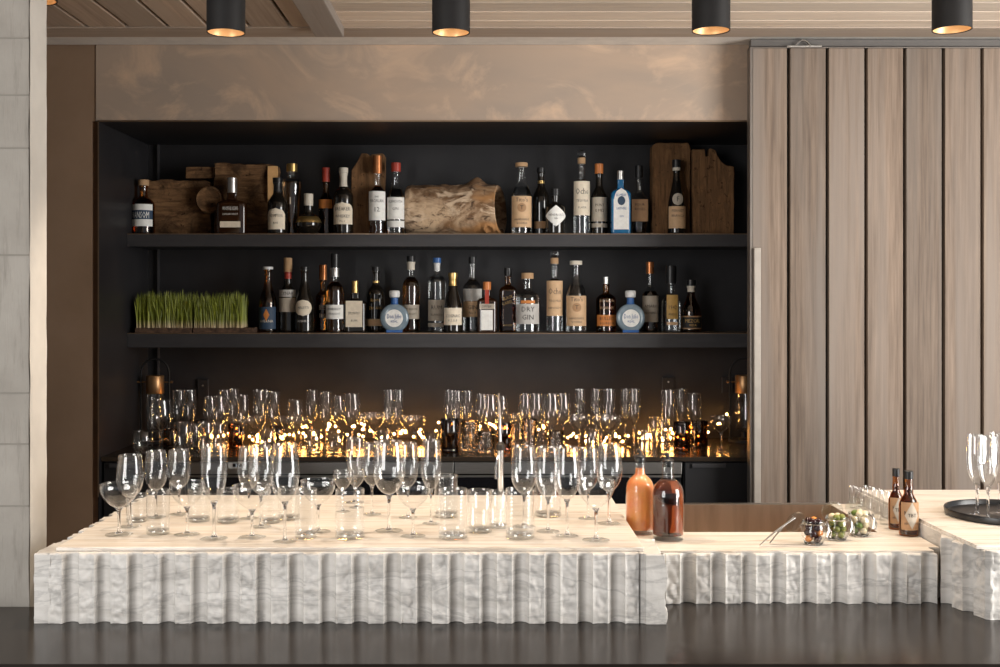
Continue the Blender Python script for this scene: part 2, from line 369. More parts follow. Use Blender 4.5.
def lit_side_mesh():
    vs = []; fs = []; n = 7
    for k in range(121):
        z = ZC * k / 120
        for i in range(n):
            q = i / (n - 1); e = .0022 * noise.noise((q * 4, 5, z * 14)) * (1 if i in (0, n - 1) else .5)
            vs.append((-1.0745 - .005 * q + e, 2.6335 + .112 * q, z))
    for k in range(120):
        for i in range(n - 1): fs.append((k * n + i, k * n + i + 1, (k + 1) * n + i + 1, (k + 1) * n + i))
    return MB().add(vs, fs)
obj('lit_side_face', lit_side_mesh(), mat('lit_side_tone', (.59, .56, .51), (.51, .48, .435), 7, rough=.8, bumps=.3), pil, smooth=60)  # sheet over the concrete's right side, its stronger light put into a paler colour
jn = mat('concrete_joint', (.27, .25, .22), rough=.9)
for py in (38, 95, 148, 255, 393, 444, 506):
    z = wz(py, 2.635)
    g = MB(); g.box(-4.0, -1.0785, 2.6328, 2.64, z - .0018, z + .0018)
    obj('joint', g, jn, pil, smooth=0)

# ---------------------------------------------------------------- dark bar counter
bc = MB().box(-1.85, 2.3, 2.212, 2.628, ZB - .04, ZB)
bc.box(-1.06, 2.3, 2.628, 3.30, ZB - .04, ZB)
bar = thing('bar_counter', 'long dark stone bar counter with a dull shine across the foreground', 'counter', (0, 2.7, ZB - .04))
def kid(name, mb, mt, parent, **kw):
    o = obj(name, mb, mt, parent, **kw); o.location = -parent.location; return o
kid('counter_top', bc, M['darkstone'], bar, smooth=0)
kid('counter_base', MB().box(-1.0, 2.2, 2.27, 3.20, 0.001, ZB - .0405), M['cabinet'], bar, smooth=0)

# ---------------------------------------------------------------- fluted marble
PITCH, GW = .0714, .035
def fluted_wall(p0, p1, phase, ztop, zbot, rough_amp=.007, seed=0, ds=.0030, end0=True):
    """outline points of one straight fluted side from p0 to p1; returns function(row) -> list of points; grooves centred at phase + k*PITCH along it"""
    a, b = Vector(p0), Vector(p1); L = (b - a).length; t = (b - a) / L; nrm = Vector((t.y, -t.x)); n = max(8, int(L / ds))
    cols = []
    for i in range(n + 1):
        s = L * i / n; q = (s - phase) / PITCH; u = (q - round(q)) * PITCH
        cols.append((s, u))
    def row(z, top):
        out = []
        for s, u in cols:
            p = a + t * s
            if abs(u) < GW / 2:
                k = u / (GW / 2); off = -.019 * math.sqrt(max(0, 1 - k * k)) - .001
            else:
                q3 = Vector((p.x * 1.0, p.y, z)) + Vector((seed, 0, 0))
                cell = noise.voronoi(q3 * 44 + noise.noise_vector(q3 * 30) * .5)[0]
                rg = noise.fractal(q3 * 36, 1.0, 2.1, 5) * .60 + (cell[1] - cell[0]) * .70 - .25 + noise.noise(q3 * 13) * .75
                e = min(1, (abs(u) - GW / 2) / .006)
                off = rg * rough_amp * e - .002 * e
            if top: off -= .0025
            w = p + nrm * off; out.append((w.x, w.y, z))
        return out
    return row
def slab_body(sides, ztop, zbot, rows=46):
    """sides: list of row functions walked round the outline"""
    mb = MB(); zs = [zbot + (ztop - .003 - zbot) * k / rows for k in range(rows + 1)]
    rings = [sum((f(z, False) for f in sides), []) for z in zs] + [sum((f(ztop, True) for f in sides), [])]
    n = len(rings[0]); vs = [p for r in rings for p in r]; fs = []
    for k in range(len(rings) - 1):
        for i in range(n): fs.append((k * n + i, k * n + (i + 1) % n, (k + 1) * n + (i + 1) % n, (k + 1) * n + i))
    fs.append(tuple((len(rings) - 1) * n + i for i in range(n))); fs.append(tuple(range(n))[::-1])
    return mb.add(vs, fs)
def straight(p0, p1, n=6):
    return lambda z, top: [(p0[0] + (p1[0] - p0[0]) * i / n, p0[1] + (p1[1] - p0[1]) * i / n, z) for i in range(n)]
def chipped(p0, p1, amp, seed, n=24):
    a, b = Vector(p0), Vector(p1); t = (b - a).normalized(); nr = Vector((t.y, -t.x))
    def row(z, top):
        out = []
        for i in range(n):
            p = a + (b - a) * i / n; q = Vector((p.x * 14, p.y * 14, z * 16 + seed))
            o = noise.fractal(q, 1.0, 2.0, 4) * amp - (.003 if top else 0); w = p + nr * o; out.append((w.x, w.y, z))
        return out
    return row
ZBT = CZ - .557                                      # top of the tall fluted blocks
XF = 2.486
def fx(px, d=XF): return wx(px, d)
isl = thing('marble_block', 'large white fluted marble block with rough split ribs, crowded with glasses', 'marble counter', (-.3, 2.85, ZB))
xl, xr = fx(48), fx(639); IB = 3.20
side = [fluted_wall((xl, XF), (xr, XF), fx(134.5) - xl, ZBT, ZB, seed=3),
        straight((xr, XF), (xr, 2.64), 8), straight((xr, 2.64), (.352, 2.65), 2), straight((.352, 2.65), (.352, IB), 8), straight((.352, IB), (-1.0, IB), 8),
        fluted_wall((-1.0, IB), (-1.0, 2.60), .05, ZBT, ZB, seed=8, ds=.004), straight((-1.0, 2.60), (xl, 2.60), 2), straight((xl, 2.60), (xl, XF), 3)]
kid('fluted_body', slab_body(side, ZBT, ZB + .0006), M['marble'], isl, smooth=33)
def end_cap(x0, x1, y0, y1, chip_side, seed):
    F0 = chipped((x0, y0), (x1, y0), .0015, seed)
    if chip_side > 0:
        fa, fb = straight((x0, y0 + .009), (x0 + .0145, y0 + .007), 5), chipped((x0 + .015, y0), (x1, y0), .0015, seed)
        F0 = lambda z, top: fa(z, top) + fb(z, top)
    y0_ = y0 + (.009 if chip_side > 0 else 0)
    R = chipped((x1, y0), (x1, y1), .009 if chip_side > 0 else .001, seed + 5)
    B = straight((x1, y1), (x0, y1), 4); L = chipped((x0, y1), (x0, y0_), .007 if chip_side < 0 else .001, seed + 9)
    return slab_body([F0, R, B, L], ZBT, ZB + .0006, 40)
kid('end_slab', end_cap(fx(33.5), xl + .003, XF + .004, 2.598, -1, 2), M['marble'], isl, smooth=33)
kid('end_slab', end_cap(xr + .0005, fx(665.5), XF - .004, 2.646, 1, 31), M['marble'], isl, smooth=33)
kid('top_plate', MB().box(fx(57, 2.52), .352, 2.512, IB - .005, ZBT + .0004, ZIS), M['marbletop'], isl, smooth=0, bevel=.002)

low = thing('marble_counter_slab', 'low white fluted marble slab holding the sink, between the two taller blocks', 'marble counter', (.72, 2.95, ZB))
LT = CZ - .595; LF = 2.650; lx0, lx1 = .3575, 1.066
SX0, SX1, SY0, SY1 = .47, 1.005, 2.885, 3.27      # sink cut-out
side = [fluted_wall((lx0, LF), (lx1, LF), wx(688, LF) - lx0, LT, ZB, seed=17), straight((lx1, LF), (lx1, 2.75), 3), straight((lx1, 2.75), (lx0, 2.75), 3), straight((lx0, 2.75), (lx0, LF), 3)]
kid('fluted_front', slab_body(side, LT, ZB + .0006, 34), M['marble'], low, smooth=33)
lb = MB(); X0, X1, Y0, Y1 = .356, 1.092, 2.752, 3.29
for a in ((lx1 + .001, X1, 2.706, Y0), (X0, SX0 - .002, Y0, Y1), (SX1 + .002, X1, Y0, Y1), (SX0 - .002, SX1 + .002, Y0, SY0 - .002), (SX0 - .002, SX1 + .002, SY1 + .002, Y1)):
    lb.box(*a, ZB + .0006, LT)
kid('slab_body', lb, M['marble'], low, smooth=0)
lp = MB()
lp.box(lx1 - .001, X1, 2.706, 2.752, LT + .0004, ZLOW); lp.box(X0, X1, 2.752, SY0, LT + .0004, ZLOW); lp.box(lx0 + .001, lx1 - .001, LF + .018, 2.752, LT + .0004, ZLOW)
lp.box(X0, SX0, SY0, Y1, LT + .0004, ZLOW); lp.box(SX1, X1, SY0, Y1, LT + .0004, ZLOW); lp.box(SX0, SX1, SY1, Y1, LT + .0004, ZLOW)
kid('top_plate', lp, M['marbletop'], low, smooth=0)

rgt = thing('marble_block', 'fluted white marble block at the right edge, under the black tray', 'marble counter', (1.5, 2.9, ZB))
c0, c1 = (1.076, 2.662), (1.122, 2.522)
side = [fluted_wall((1.135, 2.512), (1.95, 2.512), .05, ZBT, ZB, seed=23), straight((1.95, 2.512), (1.95, 3.29), 4), straight((1.95, 3.29), (1.097, 3.29), 4),
        straight((1.097, 3.29), (1.097, 2.70), 6), straight((1.097, 2.70), c0, 2),
        fluted_wall(c0, c1, .022, ZBT, ZB, seed=41, rough_amp=.004, ds=.002), straight(c1, (1.135, 2.512), 3)]
kid('fluted_body', slab_body(side, ZBT, ZB + .0006), M['marble'], rgt, smooth=33)
kid('top_plate', MB().prism([(1.108, 2.535), (1.93, 2.535), (1.93, 3.285), (1.100, 3.285), (1.100, 2.72)], ZBT + .0004, ZIS), M['marbletop'], rgt, smooth=0)
pl = rgt.children[-1]
me = pl.data                                         # prism was drawn in x,y: turn it flat
for vv in me.vertices: vv.co = (vv.co.x, vv.co.z, vv.co.y)
me.flip_normals()

# sink, tap
snk = thing('sink', 'stainless steel sink let into the low marble slab', 'sink', ((SX0 + SX1) / 2, (SY0 + SY1) / 2, ZB + .002))
t = .0015; zb = ZB + .004; sk = MB()
sk.box(SX0, SX1, SY0, SY1, zb, zb + t)
sk.box(SX0, SX1, SY1 - t, SY1, zb + t, ZLOW + .001); sk.box(SX0, SX1, SY0, SY0 + t, zb + t, ZLOW - .001)
sk.box(SX0, SX0 + t, SY0 + t, SY1 - t, zb + t, ZLOW - .001); sk.box(SX1 - t, SX1, SY0 + t, SY1 - t, zb + t, ZLOW + .001)
kid('basin', sk, M['sinksteel'], snk, smooth=0)
kid('rim', MB().box(SX0 - .004, SX1 + .004, SY1, SY1 + .016, ZLOW + .0005, ZLOW + .004), M['steel'], snk, smooth=0)
kid('drain', MB().lathe([(0, zb + t + .0004), (.03, zb + t + .0004), (.034, zb + t + .003), (.026, zb + t + .003), (.024, zb + t + .001), (0, zb + t + .001)], 24, off=(.74, 3.08, 0)), M['chrome'], snk)
tap = thing('tap', 'slim chrome tap rising behind the glasses at the middle of the marble block', 'tap', (wx(500.5, 3.24), 3.24, ZB + .0006))
def k0(name, mb, mt, parent, **kw): return obj(name, mb, mt, parent, **kw)
zt = wz(449, 3.24) - ZB; z2 = wz(398, 3.24) - ZB
k0('column', MB().lathe([(0, 0), (.020, 0), (.020, .008), (.011, .012), (.010, zt), (0, zt)], 20), M['chrome'], tap)
k0('collar', MB().lathe([(0, zt - .004), (.013, zt - .004), (.0135, zt + .012), (.006, zt + .02), (0, zt + .02)], 20), M['wire'], tap)
k0('spout', MB().tube([(0, 0, zt + .01), (-.002, 0, zt + .06), (-.003, 0, z2 - .03), (-.004, -.008, z2), (-.005, -.028, z2 + .012), (-.006, -.05, z2), (-.006, -.056, z2 - .018)], .0042, 10), M['chrome'], tap)
k0('lever', MB().tube([(-.008, -.006, zt - .02), (-.014, -.012, zt - .05), (-.013, -.013, zt - .085)], [.003, .0035, .004], 8), M['chrome'], tap)

# ---------------------------------------------------------------- back bar
bt = MB().box(NX0 + .002, NX1 - .002, 4.345, D2 - .002, ZBACK - .018, ZBACK)
tag(obj('back_counter_top', bt, M['backtop'], smooth=0, bevel=.0015), 'dark bronze back counter top in the niche under the string lights', 'counter')
def cabinet(x0, x1, label):
    c = thing('base_cabinet', label, 'cabinet', ((x0 + x1) / 2, 4.66, 0))
    kid('carcass', MB().box(x0, x1, 4.378, D2 - .002, .02, ZBACK - .0215), M['cabinet'], c, smooth=0)
    kid('door', MB().box(x0 + .004, x1 - .004, 4.358, 4.3775, .10, ZBACK - .024), M['cabinet'], c, smooth=0, bevel=.002)
    w = min(.13, (x1 - x0) * .5)
    h = MB().box(x0 + .03, x0 + .03 + w, 4.350, 4.3575, ZBACK - .034, ZBACK - .026); h.box(x0 + .03, x0 + .03 + w, 4.346, 4.350, ZBACK - .042, ZBACK - .026)
    kid('handle', h, M['shelf'], c, smooth=0)
cabinet(NX0 + .004, wx(186, 4.36), 'black base cabinet at the left end under the back counter')
cabinet(wx(684, 4.36), NX1 - .004, 'black base cabinet right of the fridges with an edge pull')
def fridge(x0, x1, label, disp):
    c = thing('bar_fridge', label, 'fridge', ((x0 + x1) / 2, 4.66, 0))
    kid('body', MB().box(x0, x1, 4.385, D2 - .002, .02, ZBACK - .0215), M['cabinet'], c, smooth=0)
    zf = wz(474, 4.36)
    kid('top_rail', MB().box(x0 + .001, x1 - .001, 4.356, 4.3845, zf, ZBACK - .0225), M['steel'], c, smooth=0, bevel=.002)
    kid('door', MB().box(x0 + .004, x1 - .004, 4.362, 4.3845, .10, zf - .004), M['display'], c, smooth=0, bevel=.002)
    kid('door_trim', MB().box(x0 + .004, x1 - .004, 4.355, 4.3615, zf - .012, zf - .005), M['steel'], c, smooth=0)
    if disp:
        a, b = wx(228, 4.35), wx(243, 4.35)
        dp = kid('thermostat', MB().box(a, b, 4.352, 4.3555, wz(468.5, 4.35), ZBACK - .0225), M['plate'], c, smooth=0)
        s = obj('screen', MB().box(a + .018, b - .004, 4.3505, 4.3515, wz(467.2, 4.35), wz(463.4, 4.35)), M['display'], dp, smooth=0)
        tm = text_mesh('38', .011)
        o = link('digits', tm, M['digit'], dp); o.location = ((a + b) / 2 + .007, 4.3502, wz(465.3, 4.35) - .0055)
# ---- lettering
_tc = {}
def text_pts(s, h):
    key = s
    if key not in _tc:
        cu = bpy.data.curves.new('txt', 'FONT'); cu.body = s; cu.align_x = 'CENTER'; cu.size = 1; cu.resolution_u = 1
        ob = bpy.data.objects.new('txt', cu); COL.objects.link(ob)
        dg = bpy.context.evaluated_depsgraph_get(); me = bpy.data.meshes.new_from_object(ob.evaluated_get(dg))
        _tc[key] = ([(v.co.x, v.co.y) for v in me.vertices], [tuple(p.vertices) for p in me.polygons])
        bpy.data.objects.remove(ob); bpy.data.curves.remove(cu); bpy.data.meshes.remove(me)
    vs, fs = _tc[key]
    k = h / .7
    return [(x * k, y * k) for x, y in vs], fs
def text_mesh(s, h, r=None, yc=0, z0=0, maxw=None, rot=0, lines=None):
    """one mesh of one or more lines (text, height, z); wrapped round a cylinder of radius r if given, facing -y"""
    mb = MB()
    for (tx, hh, zz) in (lines or [(s, h, z0)]):
        vs, fs = text_pts(tx, hh)
        w = max(x for x, y in vs) - min(x for x, y in vs)
        kx = min(1, maxw / w) if maxw else 1
        out = []
        for x, y in vs:
            x *= kx; zq = y
            if rot: x, zq = x * math.cos(rot) - zq * math.sin(rot), x * math.sin(rot) + zq * math.cos(rot)
            if r: a = x / r; out.append((r * math.sin(a), -r * math.cos(a), zz + zq))
            else: out.append((x, -yc, zz + zq))
        mb.add(out, fs)
    return mb.mesh('lettering', 0, recalc=False)
fm = wx(454, 4.36)
fridge(wx(187, 4.36), fm - .001, 'left bar fridge with stainless top rail and small thermostat', True)
fridge(fm + .001, wx(682, 4.36), 'right bar fridge with stainless top rail below the dark tumblers', False)
DS = 4.666
for py, th, lb in ((233.5, .054, 'upper charcoal steel shelf holding logs and bottles'), (333, .060, 'lower charcoal steel shelf holding the wheatgrass and bottles')):
    zt = wz(py, DS); s = thing('wall_shelf', lb, 'shelf', (0, 4.8, zt - th))
    kid('shelf_board', MB().box(NX0 + .001, NX1 - .001, DS, D2 - .001, zt - th, zt - .004), M['shelf'], s, smooth=0)
    kid('shelf_edge', MB().box(NX0 + .001, NX1 - .001, DS - .001, D2 - .001, zt - .0035, zt), M['bronze'], s, smooth=0)
ZS1, ZS2 = wz(233.5, DS), wz(333, DS)
for px, py, w, h, lb in ((203.5, 389, 11, 20, 'small black socket plate on the niche back wall, near the left lantern'), (668, 384, 12, 13, 'small black socket plate on the niche back wall above the right-hand flutes'), (727, 385, 11, 16, 'small black socket plate on the niche back wall by the right lantern')):
    d = D2 - .001; s = thing('wall_socket', lb, 'socket', (wx(px, d), d, wz(py, d)))
    k = d / F; obj('cover_plate', MB().box(-w * k / 2, w * k / 2, -.012, -.0005, -h * k / 2, h * k / 2), M['cabinet'], s, smooth=0, bevel=.002)
    obj('indicator', MB().lathe([(0, -.001), (.004, -.001), (.004, .001), (0, .001)], 10, M=Matrix.Rotation(PI / 2, 3, 'X'), off=(0, -.0125, h * k * .18)), M['c_silver'], s)

# ---------------------------------------------------------------- sliding door
DD = 4.20; dx0 = wx(750, DD); zt = wz(47, DD)
door = thing('sliding_door', 'wide sliding door of weathered vertical planks at the right', 'door', (dx0 + .6, DD, .02))
pk = MB(); x = dx0
for i in range(9):
    pk.box(x + (.0062 if i else .010), x + .1451 - .0062, DD, DD + .035, .03, zt - .004); x += .1451
kid('planks', pk, M['door'], door, smooth=0, bevel=.002)
kid('backing', MB().box(dx0 + .004, x, DD + .036, DD + .05, .03, zt - .004), M['cabinet'], door, smooth=0)
ef = MB().box(dx0, dx0 + .009, DD - .002, DD + .045, .03, zt); ef.box(dx0, x, DD - .001, DD + .045, zt - .0035, zt)
kid('edge_frame', ef, mat('grey_steel_edge', (.20, .175, .155), rough=.4, metal=.5), door, smooth=0)
hz0 = wz(248, DD)
hd = MB().box(dx0 + .012, wx(760, DD), DD - .016, DD - .001, .5, hz0)
kid('pull_handle', hd, mat('pale_worn_pull', (.40, .36, .315), rough=.5), door, smooth=0, bevel=.003)
tr = thing('door_track', 'dark steel sliding door track under the ceiling above the planks', 'rail', (1.6, 4.2, ZC - .03))
tk = MB().box(wx(752, 4.2), 3.0, 4.215, 4.25, zt + .006, ZC - .006)
kid('rail', tk, mat('grey_rail', (.11, .10, .092), rough=.5), tr, smooth=0)
hx = wx(803, 4.2); hg = thing('door_hanger', 'small steel roller hanger on top of the plank door', 'hanger', (hx, 4.2, zt + .0005))
obj('plate', MB().box(-.06, .07, -.004, .012, 0, .005), M['steel'], hg, smooth=0, bevel=.001)
obj('bracket', MB().tube([(-.027 + .054 * i / 10, -.002, .004 + .020 * math.sin(PI * i / 10)) for i in range(11)], .003, 8), M['chrome'], hg)
obj('bolt', MB().lathe([(0, 0), (.005, 0), (.005, .005), (0, .006)], 6, off=(0, 0, .024)), M['chrome'], hg)

# ---------------------------------------------------------------- ceiling spotlights
ORDW = ['partly hidden behind the concrete column', 'above the left half of the marble block', 'left of the middle, above the niche', 'right of the middle, near the plank door', 'at the right, in front of the plank door']
def make_spot(x, y, zbot, label, lit=True):
    s = thing('ceiling_spotlight', label, 'spotlight', (x, y, ZC - .0015), group='black ceiling spotlights')
    L = ZC - .0015 - zbot; R = .050
    obj('housing', MB().lathe([(0, 0), (R, 0), (R, -L), (R - .002, -L), (R - .0025, -L + .004), (R - .0025, -.01), (0, -.01)], 48), M['can'], s)
    obj('reflector', MB().lathe([(R - .003, -L + .002), (.046, -L + .008), (.036, -L + .026), (.024, -L + .036)], 40), M['copperin'], s)
    obj('lamp', MB().lathe([(0, -L + .030), (.018, -L + .031), (.0235, -L + .035), (.0235, -L + .039), (0, -L + .039)], 24), M['lamp'], s)
    l = bpy.data.lights.new('spot_beam', 'SPOT'); l.energy = SPOT_POWER; l.color = SPOT_COLOR; l.spot_size = math.radians(95); l.spot_blend = .7; l.shadow_soft_size = .02
    lo = bpy.data.objects.new('spot_beam', l); COL.objects.link(lo); lo.parent = s; lo.location = (0, 0, -L + .003)
    return s
SPY = 2.947
for i, (px, py) in enumerate(((226, 33), (451, 33), (711, 31), (952, 30))):
    make_spot(wx(px, SPY), SPY, wz(py, SPY), 'black cylinder ceiling spotlight with copper inside, ' + ORDW[i + 1])
make_spot(wx(38, 3.05), 3.05, wz(1, 3.05), 'black cylinder ceiling spotlight with copper inside, ' + ORDW[0])

# ---------------------------------------------------------------- glassware
def prof_scale(p, r, h): return [(a * r, b * h) for a, b in p]
GL = {}
def glass_kind(kind):
    if kind in GL: return GL[kind]
    parts = []
    def P(name, mb, mt): parts.append((name, mb.mesh(name, 50), M[mt]))
    if kind == 'wine':     # h .20 r .037
        H = .20
        bowl = chaikin([(0, .082), (.012, .083), (.027, .098), (.0355, .120), (.037, .140), (.0345, .170), (.0300, .199)], 3) + [(.0295, .2), (.0290, .199), (.0298, .192)]
        P('bowl', MB().lathe(bowl, 40), 'glass')
        P('stem', MB().lathe([(0, .0815)] + chaikin([(.009, .0815), (.0045, .074), (.0034, .06), (.0034, .02), (.005, .007), (.008, .0045)], 2) + [(0, .0045)], 24), 'solid')
        P('foot', MB().lathe(chaikin([(.008, .0044), (.016, .003), (.030, .0018), (.0315, .001), (.0300, .0002)], 2), 36), 'foot')
        GL[kind] = (parts, H, .037)
    elif kind == 'flute':
        H = .222
        bowl = chaikin([(0, .088), (.009, .090), (.021, .110), (.0275, .140), (.0285, .170), (.0265, .221)], 3) + [(.0261, .222), (.0257, .221), (.0260, .214)]
        P('bowl', MB().lathe(bowl, 36), 'glass')
        P('stem', MB().lathe([(0, .0875)] + chaikin([(.008, .0875), (.0045, .080), (.0036, .06), (.0036, .02), (.005, .008), (.008, .0045)], 2) + [(0, .0045)], 24), 'solid')
        P('foot', MB().lathe(chaikin([(.008, .0044), (.016, .003), (.028, .0018), (.0295, .001), (.0280, .0002)], 2), 36), 'foot')
        GL[kind] = (parts, H, .0285)
    elif kind == 'coupe':
        H = .125
        bowl = chaikin([(0, .066), (.010, .067), (.028, .080), (.041, .098), (.0445, .112), (.044, .1245)], 3) + [(.0436, .125), (.0432, .1245), (.0434, .119)]
        P('bowl', MB().lathe(bowl, 44), 'glass')
        P('stem', MB().lathe([(0, .0655)] + chaikin([(.009, .0655), (.0045, .060), (.0034, .045), (.0034, .018), (.005, .007), (.008, .0045)], 2) + [(0, .0045)], 24), 'solid')
        P('foot', MB().lathe(chaikin([(.008, .0044), (.016, .003), (.030, .0018), (.0325, .001), (.0310, .0002)], 2), 36), 'foot')
        GL[kind] = (parts, H, .0445)
    elif kind in ('tumbler', 'ribbed', 'smoked', 'brown'):
        H = .112; R = .032
        pr = [(0, .010), (R * .9, .010), (R - .001, .014)]
        if kind == 'ribbed':
            z = .018
            while z < .104: pr += [(R - .00005 * (1 - math.cos(2 * PI * q / 6)), z + .0088 * q / 6) for q in range(6)]; z += .0088
        pr += [(R, H - .001), (R - .0006, H), (R - .0014, H - .001), (R - .0012, H - .008)]
        P('wall', MB().lathe(pr, 40), {'smoked': 'smoke', 'brown': 'brown'}.get(kind, 'glass'))
        P('base', MB().lathe([(0, .0098), (R * .88, .0098), (R - .001, .013), (R, .010), (R, .003), (R - .003, 0), (0, 0)], 40), {'smoked': 'smoke', 'brown': 'brown'}.get(kind, 'foot'))
        GL[kind] = (parts, H, R)
    elif kind in ('rocks', 'rocksrib'):
        H = .112; R = .032
        pr = [(0, 0), (R - .003, 0), (R, .003)]
        if kind == 'rocksrib':
            z = .012
            while z < .104: pr += [(R, z), (R, z + .004), (R - .0012, z + .0055), (R - .0012, z + .0065)]; z += .0085
        pr += [(R, H - .0012), (R - .0009, H), (R - .0018, H - .0012), (R - .0022, .016), (R * .86, .010), (0, .009)]
        P('wall', MB().lathe(pr, 40), 'solid'); GL[kind] = (parts, H, R)
    elif kind == 'shot':
        H = .06; R = .021
        P('wall', MB().lathe([(0, .012), (R * .8, .012), (R * .9, .016), (R, H - .001), (R - .0006, H), (R - .0014, H - .001), (R - .0016, H - .006)], 32), 'glass')
        P('base', MB().lathe([(0, .0118), (R * .78, .0118), (R * .86, .013), (R * .85, .002), (R * .8, 0), (0, 0)], 32), 'foot')
        GL[kind] = (parts, H, R)
    return GL[kind]
NAMES = dict(rocks='tumbler', rocksrib='tumbler', wine='wine_glass', flute='champagne_flute', coupe='coupe_glass', tumbler='tumbler', ribbed='tumbler', smoked='tumbler', brown='tumbler', shot='shot_glass')
WORDS = dict(rocks='plain clear tumbler', rocksrib='clear ring-ribbed tumbler', wine='clear stemmed wine glass', flute='tall narrow champagne flute', coupe='shallow round coupe glass', tumbler='plain clear tumbler', ribbed='clear ring-ribbed tumbler', smoked='dark smoked tumbler', brown='brown tinted tumbler', shot='tiny clear shot glass')
SHORT = dict(rocks='plain tumbler', rocksrib='ribbed tumbler', wine='wine glass', flute='flute', coupe='coupe', tumbler='plain tumbler', ribbed='ribbed tumbler', smoked='dark tumbler', brown='brown tumbler', shot='shot glass')
CAT = dict(rocks='tumbler', rocksrib='tumbler', wine='wine glass', flute='flute', coupe='coupe', tumbler='tumbler', ribbed='tumbler', smoked='tumbler', brown='tumbler', shot='shot glass')
def place_glasses(lst, zbase, where, dmin, dmax, xmin, xmax, extra=None):
    """lst: (kind, px centre, py rim, width px, depth). Neighbours are pushed apart in depth until they clear each other."""
    G = []
    for kind, px, pt, w, d in lst:
        G.append(dict(k=kind, px=px, pt=pt, w=w, d=d))
    fixed = extra or []
    def rad(g): return g['w'] / 2 * g['d'] / F
    for it in range(400):
        moved = False
        for i, g in enumerate(G):
            g['x'] = wx(g['px'], g['d']); r = rad(g)
            fr = max(r, glass_kind(g['k'])[2] * .9 if g['k'] in ('wine', 'flute', 'coupe') and False else r)
            for j in range(i):
                q = G[j]; dx = g['x'] - q['x']; dy = g['d'] - q['d']; need = (rad(g) + rad(q)) * 1.02 + .001
                dist = math.hypot(dx, dy)
                if dist < need:
                    mv = (math.sqrt(max(0, need * need - dx * dx)) - abs(dy)) / 2 + .0008; s = 1 if dy >= 0 else -1
                    g['d'] = min(dmax, max(dmin, g['d'] + s * mv)); q['d'] = min(dmax, max(dmin, q['d'] - s * mv))
                    if g['d'] in (dmin, dmax) and q['d'] in (dmin, dmax):
                        g['px'] += .6 if dx >= 0 else -.6; q['px'] -= .6 if dx >= 0 else -.6
                    g['x'] = wx(g['px'], g['d']); q['x'] = wx(q['px'], q['d']); moved = True
            for fxx, fyy, frr in fixed:
                dx = g['x'] - fxx; dy = g['d'] - fyy; dist = math.hypot(dx, dy)
                if dist < rad(g) + frr:
                    s = 1 if dy >= 0 else -1
                    g['d'] = min(dmax, max(dmin, g['d'] + s * .002)); moved = True
                    if g['d'] in (dmin, dmax): g['px'] += .4 if dx >= 0 else -.4
        if not moved: break
    cnt = {}
    for g in G: cnt[g['k']] = cnt.get(g['k'], 0) + 1
    seen = {}
    for g in sorted(G, key=lambda q: q['px']):
        k = g['k']; parts, H, R = glass_kind(k); n = seen[k] = seen.get(k, 0) + 1
        h = wz(g['pt'], g['d']) - zbase; r = rad(g)
        if cnt[k] == 1: pos = 'the only one there'
        elif n == 1: pos = 'the leftmost ' + SHORT[k] + ' there'
        elif n == cnt[k]: pos = 'the rightmost ' + SHORT[k] + ' there'
        elif n > cnt[k] / 2: pos = ORD[cnt[k] - n] + ' ' + SHORT[k] + ' from the right'
        else: pos = ORD[n - 1] + ' ' + SHORT[k] + ' from the left'
        t = thing(NAMES[k], WORDS[k] + ' ' + where + ', ' + pos, CAT[k], (wx(g['px'], g['d']), g['d'], zbase + .0006), random.random() * 6, WORDS[k] + 's ' + where, (r / R, r / R, h / H))
        for pn, me, mt in parts: link(pn, me, mt, t)
        g['h'] = h
    return G
# on the tall marble block: kind, centre px, rim px, width px, base px
island = [
 ('coupe', 119, 484, 38, 535), ('wine', 130, 455, 27, 527), ('wine', 156, 451, 23, 518), ('wine', 179, 450, 24, 516), ('ribbed', 158, 490, 23, 534), ('ribbed', 137, 494, 21, 520),
 ('coupe', 187, 482, 35, 535), ('flute', 214, 445, 26, 539), ('ribbed', 199, 489, 22, 521), ('ribbed', 228, 489, 22, 521), ('wine', 249, 447, 23, 520), ('wine', 261, 446, 26, 526), ('coupe', 252, 485, 38, 538),
 ('wine', 285, 444, 29, 539), ('ribbed', 270, 489, 22, 522), ('coupe', 318, 480, 35, 534), ('ribbed', 306, 489, 22, 539), ('ribbed', 289, 487, 22, 521),
 ('ribbed', 350, 489, 29, 538), ('coupe', 343, 471, 20, 512), ('coupe', 356, 469, 20, 508), ('flute', 355, 438, 19, 503), ('wine', 372, 443, 22, 515), ('wine', 389, 441, 33, 533), ('wine', 408, 443, 22, 518),
 ('coupe', 413, 484, 35, 535), ('wine', 431, 440, 21, 524), ('ribbed', 446, 475, 24, 517), ('ribbed', 453, 489, 29, 538), ('tumbler', 480, 490, 25, 532), ('tumbler', 498, 491, 18, 528),
 ('ribbed', 520, 489, 29, 538), ('wine', 524, 446, 27, 527), ('wine', 548, 447, 27, 533), ('wine', 567, 447, 27, 537), ('tumbler', 548, 480, 27, 516), ('wine', 588, 448, 23, 519), ('coupe', 596, 480, 38, 539), ('wine', 609, 444, 27, 524)]
lst = [(k, px, pt, w, dpl(pb, ZIS)) for k, px, pt, w, pb in island]
place_glasses(lst, ZIS, 'on the tall marble block', 2.56, 3.16, -.97, .33)
